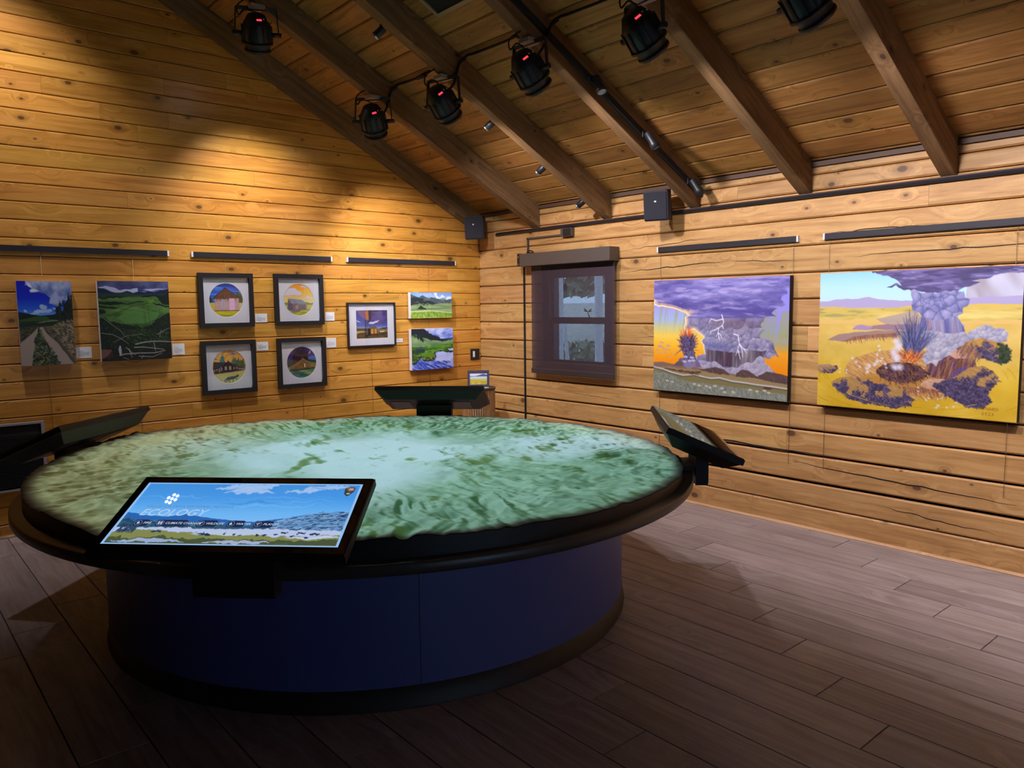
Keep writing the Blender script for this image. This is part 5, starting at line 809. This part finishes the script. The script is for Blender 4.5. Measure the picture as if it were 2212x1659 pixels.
L = np.clip(colr, 0, 255)/255.; L = np.where(L <= .04045, L/12.92, ((L+.055)/1.055)**2.4)
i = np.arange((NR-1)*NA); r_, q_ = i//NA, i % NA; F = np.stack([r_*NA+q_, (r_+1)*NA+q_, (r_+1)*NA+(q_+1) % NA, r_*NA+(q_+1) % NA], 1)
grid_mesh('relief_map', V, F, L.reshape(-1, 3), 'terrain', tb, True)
# skirt of the map body, its top following the terrain edge
m = MB(); top = [(RMAP*math.cos(a), RMAP*math.sin(a), z-.003) for a, z in zip(ang[-1], Z[-1])]; bot = [(RMAP*math.cos(a), RMAP*math.sin(a), .722) for a in ang[-1]]
m.add(top+bot, [(q, (q+1) % NA, NA+(q+1) % NA, NA+q) for q in range(NA)], True); m.build('map_skirt', 'kiosk_black', tb)

# ================================================================== KIOSKS on the rim
TA = .4079
def text_mesh(body, size, mat, parent, mtx, shear=.0, space=1.0):
    cu = bpy.data.curves.new('t', 'FONT'); cu.body = body; cu.size = size; cu.shear = shear; cu.space_character = space; cu.offset = size*.012
    ob = bpy.data.objects.new('t', cu); COL.objects.link(ob); dg = bpy.context.evaluated_depsgraph_get(); dg.update()
    me = bpy.data.meshes.new_from_object(ob.evaluated_get(dg)); bpy.data.objects.remove(ob); me.transform(mtx); me.materials.clear(); me.materials.append(M[mat]); me.name = 'lettering'
    o = bpy.data.objects.new('lettering', me); COL.objects.link(o); o.parent = parent; return o
def kiosk(th, label, front=False):
    Fm = Matrix.Translation((TC[0], TC[1], 0)) @ Matrix.Rotation(th, 4, 'Z') @ Matrix.Translation((1.79, 0, .62))
    t_ = thing('touchscreen_kiosk', label, 'kiosk', mat=Fm, group='kiosks around the map table')
    S = Matrix(((0, -math.cos(TA), math.sin(TA), 1.7662-1.79), (1, 0, 0, 0), (0, math.sin(TA), math.cos(TA), .9208-.62), (0, 0, 0, 1)))
    T = lambda pts: [S @ Vector(q) for q in pts]
    w, hT, hB = .424, .203, .197; sw, sh2 = .39125, .16410
    # tray: thin slab, then tapering to a smaller floor
    def rect(a, b, z): return [(-a, -b, z), (a, -b, z), (a, b, z), (-a, b, z)]
    lv = [rect(w-.004, hT-.004, .0), rect(w, hT, -.004), rect(w, hT, -.030), rect(w-.012, hT-.012, -.034), rect(.355, .135, -.088)]
    m = MB(); vs = T([q for l in lv for q in l]); fs = [(3, 2, 1, 0)] + [(4*i+j, 4*i+(j+1) % 4, 4*i+4+(j+1) % 4, 4*i+4+j) for i in range(4) for j in range(4)] + [(16, 17, 18, 19)]
    m.add(vs, [f for f in fs]); m.build('housing', 'kiosk_black', t_)
    bz = MB()
    for x0, x1, y0, y1 in ((-w+.006, w-.006, sh2, hT-.006), (-w+.006, w-.006, -hB+.002, -sh2), (-w+.006, -sw, -sh2, sh2), (sw, w-.006, -sh2, sh2)): bz.box(x0, x1, y0, y1, .0, .003, S)
    bz.build('bezel', 'screen_off', t_)
    if front:
        sc = image_mesh('display', pic_screen(), 'screen_image', t_, lambda s, v: tuple(S @ Vector((-sw+2*sw*s, sh2-2*sh2*v, .002))))
        at = lambda s, v, z=.0026: S @ Matrix.Translation((-sw+2*sw*s, sh2-2*sh2*v, z))
        text_mesh('VALLES CALDERA NATIONAL PRESERVE', .0165, 'screen_text_dim', sc, at(.075, .425), .25, 1.06); text_mesh('ECOLOGY', .047, 'screen_text', sc, at(.068, .555), .3, 1.05)
        for s0, s1, word in ((.075, .142, 'FIRE'), (.172, .313, 'CLIMATE CHANGE'), (.35, .443, 'WILDLIFE'), (.482, .563, 'WATER'), (.60, .686, 'PLANTS')):
            a, b = -sw+2*sw*s0, -sw+2*sw*s1; y0, y1 = sh2-2*sh2*.725, sh2-2*sh2*.625; r = (y1-y0)/2; pts = []
            for cx_, c0 in ((b-r*.5, -90), (a+r*.5, 90)):
                for q in range(9): g = math.radians(c0+180*q/8); pts.append((cx_+r*.5*math.cos(g)+(r*.0), (y0+y1)/2+r*math.sin(g)))
            bt = MB().prism([(p_, q_) for p_, q_ in pts], .0021, .0028, lambda a_, b_, n: tuple(S @ Vector((a_, b_, n)))).build('button', 'screen_button', sc)
            MB().lathe([(r*.82, .0028), (r*.82, .0031), (r*.68, .0031), (r*.68, .0028)], 20, S @ Matrix.Translation((a+r*.95, (y0+y1)/2, 0)), closed=False).build('icon_ring', 'screen_ring', sc)
            ic = MB(); cx_, cy_ = a+r*.95, (y0+y1)/2; q = r*.42
            if word in ('FIRE', 'WATER'): ic.prism([(cx_, cy_+q*1.1), (cx_+q*.7, cy_-.1*q), (cx_+q*.45, cy_-q*.8), (cx_-q*.45, cy_-q*.8), (cx_-q*.7, cy_-.1*q)], .0029, .0031, lambda a_, b_, n: tuple(S @ Vector((a_, b_, n))))
            elif word == 'CLIMATE CHANGE': ic.box(cx_-q, cx_-q*.2, cy_-q, cy_+q, .0029, .0031, S).box(cx_+q*.2, cx_+q, cy_-q, cy_+q, .0029, .0031, S)
            else: ic.box(cx_-q*.15, cx_+q*.15, cy_-q, cy_+q*.2, .0029, .0031, S).box(cx_-q*.9, cx_+q*.1, cy_+q*.1, cy_+q*.45, .0029, .0031, S).box(cx_, cx_+q*.9, cy_+q*.4, cy_+q*.8, .0029, .0031, S)
            ic.build('icon', 'screen_button_text', sc)
            text_mesh(word, .0145, 'screen_button_text', sc, S @ Matrix.Translation((a+r*2.05, (y0+y1)/2-.005, .0031)), .15, 1.0)
    else: MB().box(-sw, sw, -sh2, sh2, .0, .0026, S).build('display', 'screen_off', t_)
    pv = MB(); pv.box(-.30, -.16, -.10, .08, -.0905, -.088, S); pv.build('vent_panel', 'rim_laminate', t_); pv = MB(); pv.box(.17, .32, -.10, .08, -.0905, -.088, S); pv.build('vent_panel', 'rim_laminate', t_)
    # hanger outside the rim
    MB().prism([(-.032, .028), (.030, .028), (.034, .045), (.034, .232), (-.032, .262)], -.14, .14, lambda a_, b_, n: (a_, n, b_)).build('post', 'kiosk_black', t_); bx('rim_clamp', 'kiosk_black', t_, -.20, -.03, -.13, .13, .105, .125)
    return t_
A0 = -2.3665
kiosk(A0, 'black kiosk with lit blue ecology screen on the near rim', True); kiosk(A0+math.pi/2, 'black kiosk with dark reflecting screen on the right rim'); kiosk(A0+math.pi, 'black kiosk seen from behind on the far rim near the corner'); kiosk(A0-math.pi/2, 'black kiosk tilted over the left rim beside the wall heater')

# ================================================================== LIGHTS IN THE ROOF
def par(c, aim, label, spec, group='black stage lamps under the rafters'):
    c = Vector(c); d = (Vector(aim)-c).normalized(); q = d.to_track_quat('-Z', 'Y').to_matrix().to_4x4() @ Matrix.Diagonal((.9, .9, .9, 1))
    t_ = thing('stage_lamp', label, 'stage light', tuple(c), group)
    MB().lathe([(.0, .150), (.045, .150), (.066, .140), (.098, .085), (.106, .07), (.112, -.03), (.108, -.06), (.098, -.072), (.094, -.135), (.088, -.14)], 28, q, closed=False).build('body', 'black_metal', t_)
    m = MB(); m.lathe([(.112, -.052), (.121, -.056), (.121, -.070), (.110, -.072)], 28, q, closed=False).lathe([(.094, -.112), (.103, -.114), (.103, -.128), (.093, -.13)], 28, q, closed=False); m.build('front_ring', 'black_metal', t_)
    for k in range(12):
        o = MB().box(.100, .118, -.007, .007, -.05, .066, q @ Matrix.Rotation(2*math.pi*k/12, 4, 'Z')).build('cooling_fin', 'black_matte', t_)
    MB().lathe([(.0, -.128), (.088, -.128)], 28, q, closed=False).build('lens_plate', 'black_matte', t_)
    for k in range(7):
        r = 0 if k == 6 else .055; a = k*math.pi/3; MB().lathe([(.016, -.1285), (.016, -.1335), (.0, -.135)], 12, q @ Matrix.Translation((r*math.cos(a), r*math.sin(a), 0)), closed=False).build('led', 'led_white', t_)
    # read-out and knobs on the shoulder that faces the camera
    tocam = q.inverted() @ (CAM-c); a = math.atan2(tocam.y, tocam.x); R = q @ Matrix.Rotation(a+.25, 4, 'Z') @ Matrix.Translation((.083, 0, .113)) @ Matrix.Rotation(math.radians(33), 4, 'Y')
    MB().box(-.014, .014, -.032, .032, -.002, .004, R).build('display_window', 'black_matte', t_); MB().box(-.008, .008, -.019, .019, .004, .0055, R).build('readout', 'led_red', t_)
    R2 = q @ Matrix.Rotation(a+.95, 4, 'Z') @ Matrix.Translation((.083, 0, .113)) @ Matrix.Rotation(math.radians(33), 4, 'Y'); kb = MB()
    for yy in (-.014, .014): kb.lathe([(.006, 0), (.006, .008), (.0, .009)], 8, R2 @ Matrix.Translation((yy*.6, yy, 0)), closed=False)
    kb.build('knob', 'steel', t_)
    # yoke: U bracket from the rafter to both sides of the body
    ax = Vector((0, 0, 1)).cross(d).normalized(); top = under(c.x)-c.z; off = 0.0
    def strap(p0, p1, wd=.024, th=.006): v = (p1-p0); z = v.normalized(); x = z.cross(d).normalized(); x = x if x.length > .1 else ax; y = z.cross(x); mt = Matrix(((x.x, y.x, z.x, p0.x), (x.y, y.y, z.y, p0.y), (x.z, y.z, z.z, p0.z), (0, 0, 0, 1))); return MB().box(-th/2, th/2, -wd/2, wd/2, 0, v.length, mt)
    pl, prr = ax*.15+d*.0, -ax*.15; hgt = top-.006; up_ = Vector((0, off, hgt-.02))
    for s_ in (pl, prr): strap(s_*1.0-Vector((0, 0, .015)), s_*.92+up_).build('yoke_arm', 'black_metal', t_); MB().cyl(s_*.62, s_*1.12, .016, 10).build('pivot_knob', 'black_metal', t_)
    strap(pl*.92+up_, prr*.92+up_).build('yoke_bar', 'black_metal', t_)
    bxx = MB().box(-.05, .05, off-.045, off+.045, hgt-.024, hgt).build('mount_plate', 'bracket_grey', t_)
    loop = [q @ Vector((.05, .02, .14)), Vector((-.06, .05, .17)), Vector((-.10, .07, .13)), Vector((-.11, .06, .19)), Vector((-.05, .0, hgt+.05))]
    MB().tube(smooth_path(loop), .005, 6).build('power_cord', 'black_matte', t_)
    lamp = spot('stage_lamp_beam', t_, c+d*.145, aim, spec, .05, 1.0); lamp.parent = t_; lamp.matrix_parent_inverse = t_.matrix_world.inverted() if False else Matrix.Translation(-c)
    return t_
par((-4.42, -.90, 4.45), (-4.25, 0, 2.1), 'stage lamp hung highest, over the left canvases out beyond the frame', PAR_LEFT)
par((-2.708, -.905, 3.56), (-2.3, 0, 1.75), 'upper left stage lamp with red read-out, hung under the second rafter', PAR_LEFT)
par((-1.788, -.93, 3.079), (-.85, 0, 1.55), 'lower left stage lamp with red read-out, nearest the gable wall corner', PAR_LEFT)
par((-1.729, -1.80, 3.048), (-.0, -1.35, 1.35), 'stage lamp hung from the third rafter, left of the centre pair', PAR_RIGHT)
par((-1.739, -2.735, 3.055), (.0, -2.65, 1.3), 'stage lamp hung from the fourth rafter beside the track lights', PAR_RIGHT)
par((-1.726, -3.63, 3.047), (.0, -3.85, 1.25), 'large stage lamp near the top edge, hung from the fifth rafter', PAR_RIGHT)
par((-1.625, -4.50, 2.994), (.0, -5.0, 1.25), 'stage lamp cut off by the top edge, hung from the sixth rafter', PAR_RIGHT)
par((-1.64, -5.43, 2.995), (.0, -6.1, 1.2), 'added stage lamp on the seventh rafter, unseen beyond the right edge of the frame', PAR_RIGHT)  # unseen lamp continuing the row, added to brighten the floor at the right
par((-1.64, -6.35, 2.995), (-.2, -7.0, .6), 'added stage lamp on the eighth rafter, unseen farthest right beyond the frame', PAR_RIGHT)  # also added and unseen, lifts the floor nearer the camera
# ---- small spotlights on the third rafter, aimed at the gable wall
def mini(x, y, z, aim, label, on):
    c = Vector((x, y, z)); d = (Vector(aim)-c).normalized(); q = d.to_track_quat('-Z', 'Y').to_matrix().to_4x4(); t_ = thing('mini_spotlight', label, 'spotlight', tuple(c), 'small black spotlights on the third rafter')
    MB().lathe([(.0, .045), (.024, .045), (.027, .04), (.027, -.042), (.0, -.042)], 14, q, closed=False).build('head', 'black_metal', t_); MB().lathe([(.028, -.028), (.030, -.03), (.030, -.04), (.028, -.042)], 14, q, closed=False).build('collar', 'steel', t_)
    MB().cyl((0, 0, 0), (0, -.03, min(.14, under(x)+.04-z)), .007, 8).build('stem', 'black_metal', t_)
    if on: o = spot('mini_spotlight_beam', t_, c+d*.05, aim, SPOT_PIC, .025, .7); o.parent = t_; o.matrix_parent_inverse = Matrix.Translation(-c)
for x, z, aim, l in ((-2.185, 3.47, (-3.75, 0, 1.6), 'small spotlight highest on the third rafter, near the ceiling hatch'), (-1.225, 2.99, (-2.35, 0, 1.5), 'small spotlight on the third rafter just below the middle stage lamp'), (-.69, 2.71, (-1.3, 0, 1.45), 'small spotlight low on the third rafter, hanging by a stem'), (-.225, 2.475, (-.65, 0, 1.4), 'small spotlight at the foot of the third rafter near the window')): mini(x, -1.70, z, aim, l, True)
# ---- lighting track on the fourth rafter
yt = RAF[3]; t_ = thing('lighting_track', 'black lighting track along the side of the fourth rafter', 'track', (0, 0, 0)); zt = lambda x: under(x)+.095
MB().prism([(-.02, zt(-.02)-.022), (-.02, zt(-.02)+.022), (-3.4, zt(-3.4)+.022), (-3.4, zt(-3.4)-.022)], yt-.024, yt-.001, lambda a, b, n: (a, n, b)).build('rail', 'black_matte', t_)
def track_head(x, tilt, label):
    c = Vector((x, yt-.085, zt(x)-.055)); d = Vector((.25, -.45, -.86)).normalized() if tilt else Vector((-.1, -.5, -.86)).normalized(); q = d.to_track_quat('-Z', 'Y').to_matrix().to_4x4(); t_ = thing('track_spotlight', label, 'spotlight', tuple(c), 'spotlights on the lighting track')
    MB().lathe([(.0, .075), (.024, .075), (.028, .07), (.028, .0), (.034, -.02), (.036, -.06), (.032, -.06), (.030, -.052)], 16, q, closed=False).build('head', 'black_metal', t_); MB().lathe([(.0, -.050), (.030, -.052)], 16, q, closed=False).build('lens', 'lens_grey', t_); MB().cyl((0, 0, .01), (0, .06, .05), .008, 8).build('stem', 'black_metal', t_); bx('adapter', 'black_matte', t_, -.04, .04, .05, .062, .035, .075)
track_head(-1.235, False, 'track spotlight highest on the fourth rafter, facing away'); track_head(-.69, True, 'track spotlight in the middle of the fourth rafter track'); track_head(-.165, True, 'track spotlight at the foot of the fourth rafter against the wall')
# ---- framed hatch and projector
def slope_m(x, y): return Matrix(((-nz, 0, -nx, x), (0, 1, 0, y), (nx, 0, -nz, ceil_z(x)), (0, 0, 0, 1)))
hm = slope_m(-1.905, -2.01); t_ = thing('ceiling_hatch', 'dark ceiling hatch with pale wooden trim between the rafters', 'hatch', mat=hm); m = MB(); L_, W_ = .75, -.62
m.box(0, .028, W_, 0, 0, .016).box(L_-.028, L_, W_, 0, 0, .016).box(.028, L_-.028, -.028, 0, 0, .016).box(.028, L_-.028, W_, W_+.028, 0, .016); m.build('trim', 'hatch_trim', t_); MB().box(.028, L_-.028, W_+.028, -.028, .001, .004).build('panel', 'hatch_dark', t_)
pj = Vector((TC[0], TC[1], 3.80)); t_ = thing('projector', 'black projector hung above the map table, out of frame', 'projector', tuple(pj)); MB().box(-.19, .19, -.14, .14, -.06, .06).build('body', 'black_metal', t_, bevel=.01); MB().cyl((0, 0, -.06), (0, 0, -.085), .05, 20).build('lens', 'lens_grey', t_); MB().cyl((0, -.06, .06), (0, -.06, under(pj.x)-pj.z), .02, 10).build('mount', 'black_metal', t_)
o = spot('projector_beam', t_, pj-Vector((0, 0, .10)), (TC[0], TC[1], .75), PROJECTOR, .03, .10); o.parent = t_; o.matrix_parent_inverse = Matrix.Translation(-pj)
# ---- cables strung from lamp to lamp across the bays
def cable(pts, label, r=.009):
    t_ = thing('power_cable', label, 'cable', (0, 0, 0), 'black cables across the roof bays'); MB().tube(smooth_path(pts, 8), r, 8).build('sheath', 'black_matte', t_)
    mid = [Vector(p) for p in pts[2:5]]; MB().tube(smooth_path([p+Vector((0, .01, -.015)) for p in mid], 6), r*.7, 6).build('second_cord', 'black_matte', t_)
    e = Vector(pts[-2]); MB().cyl(e+Vector((0, .07, -.012)), e+Vector((0, -.04, -.012)), .016, 8).build('plug', 'black_matte', t_)
for i, lab, y_end in ((1, 'black cable drooping between the second and third rafters', -1.46), (2, 'black cable drooping between the third and fourth rafters', -2.64), (3, 'black cable drooping between the fourth and fifth rafters', -3.55)):
    ya = RAF[i]; g = .014 if i != 3 else .04; zc_ = ceil_z(-1.6); lo_ = under(-1.66)
    cable([(-1.70, ya+.05, lo_-.075), (-1.68, ya-.004, lo_-.03), (-1.66, ya-g, lo_+.04), (-1.625, ya-g, lo_+.13), (-1.60, ya-g-.05, zc_-.016), (-1.60, ya-g-.14, zc_-.02), (-1.60, (ya+y_end)/2-.08, zc_-.026), (-1.602, y_end+.1, zc_-.018), (-1.60, y_end, zc_-.014)], lab)
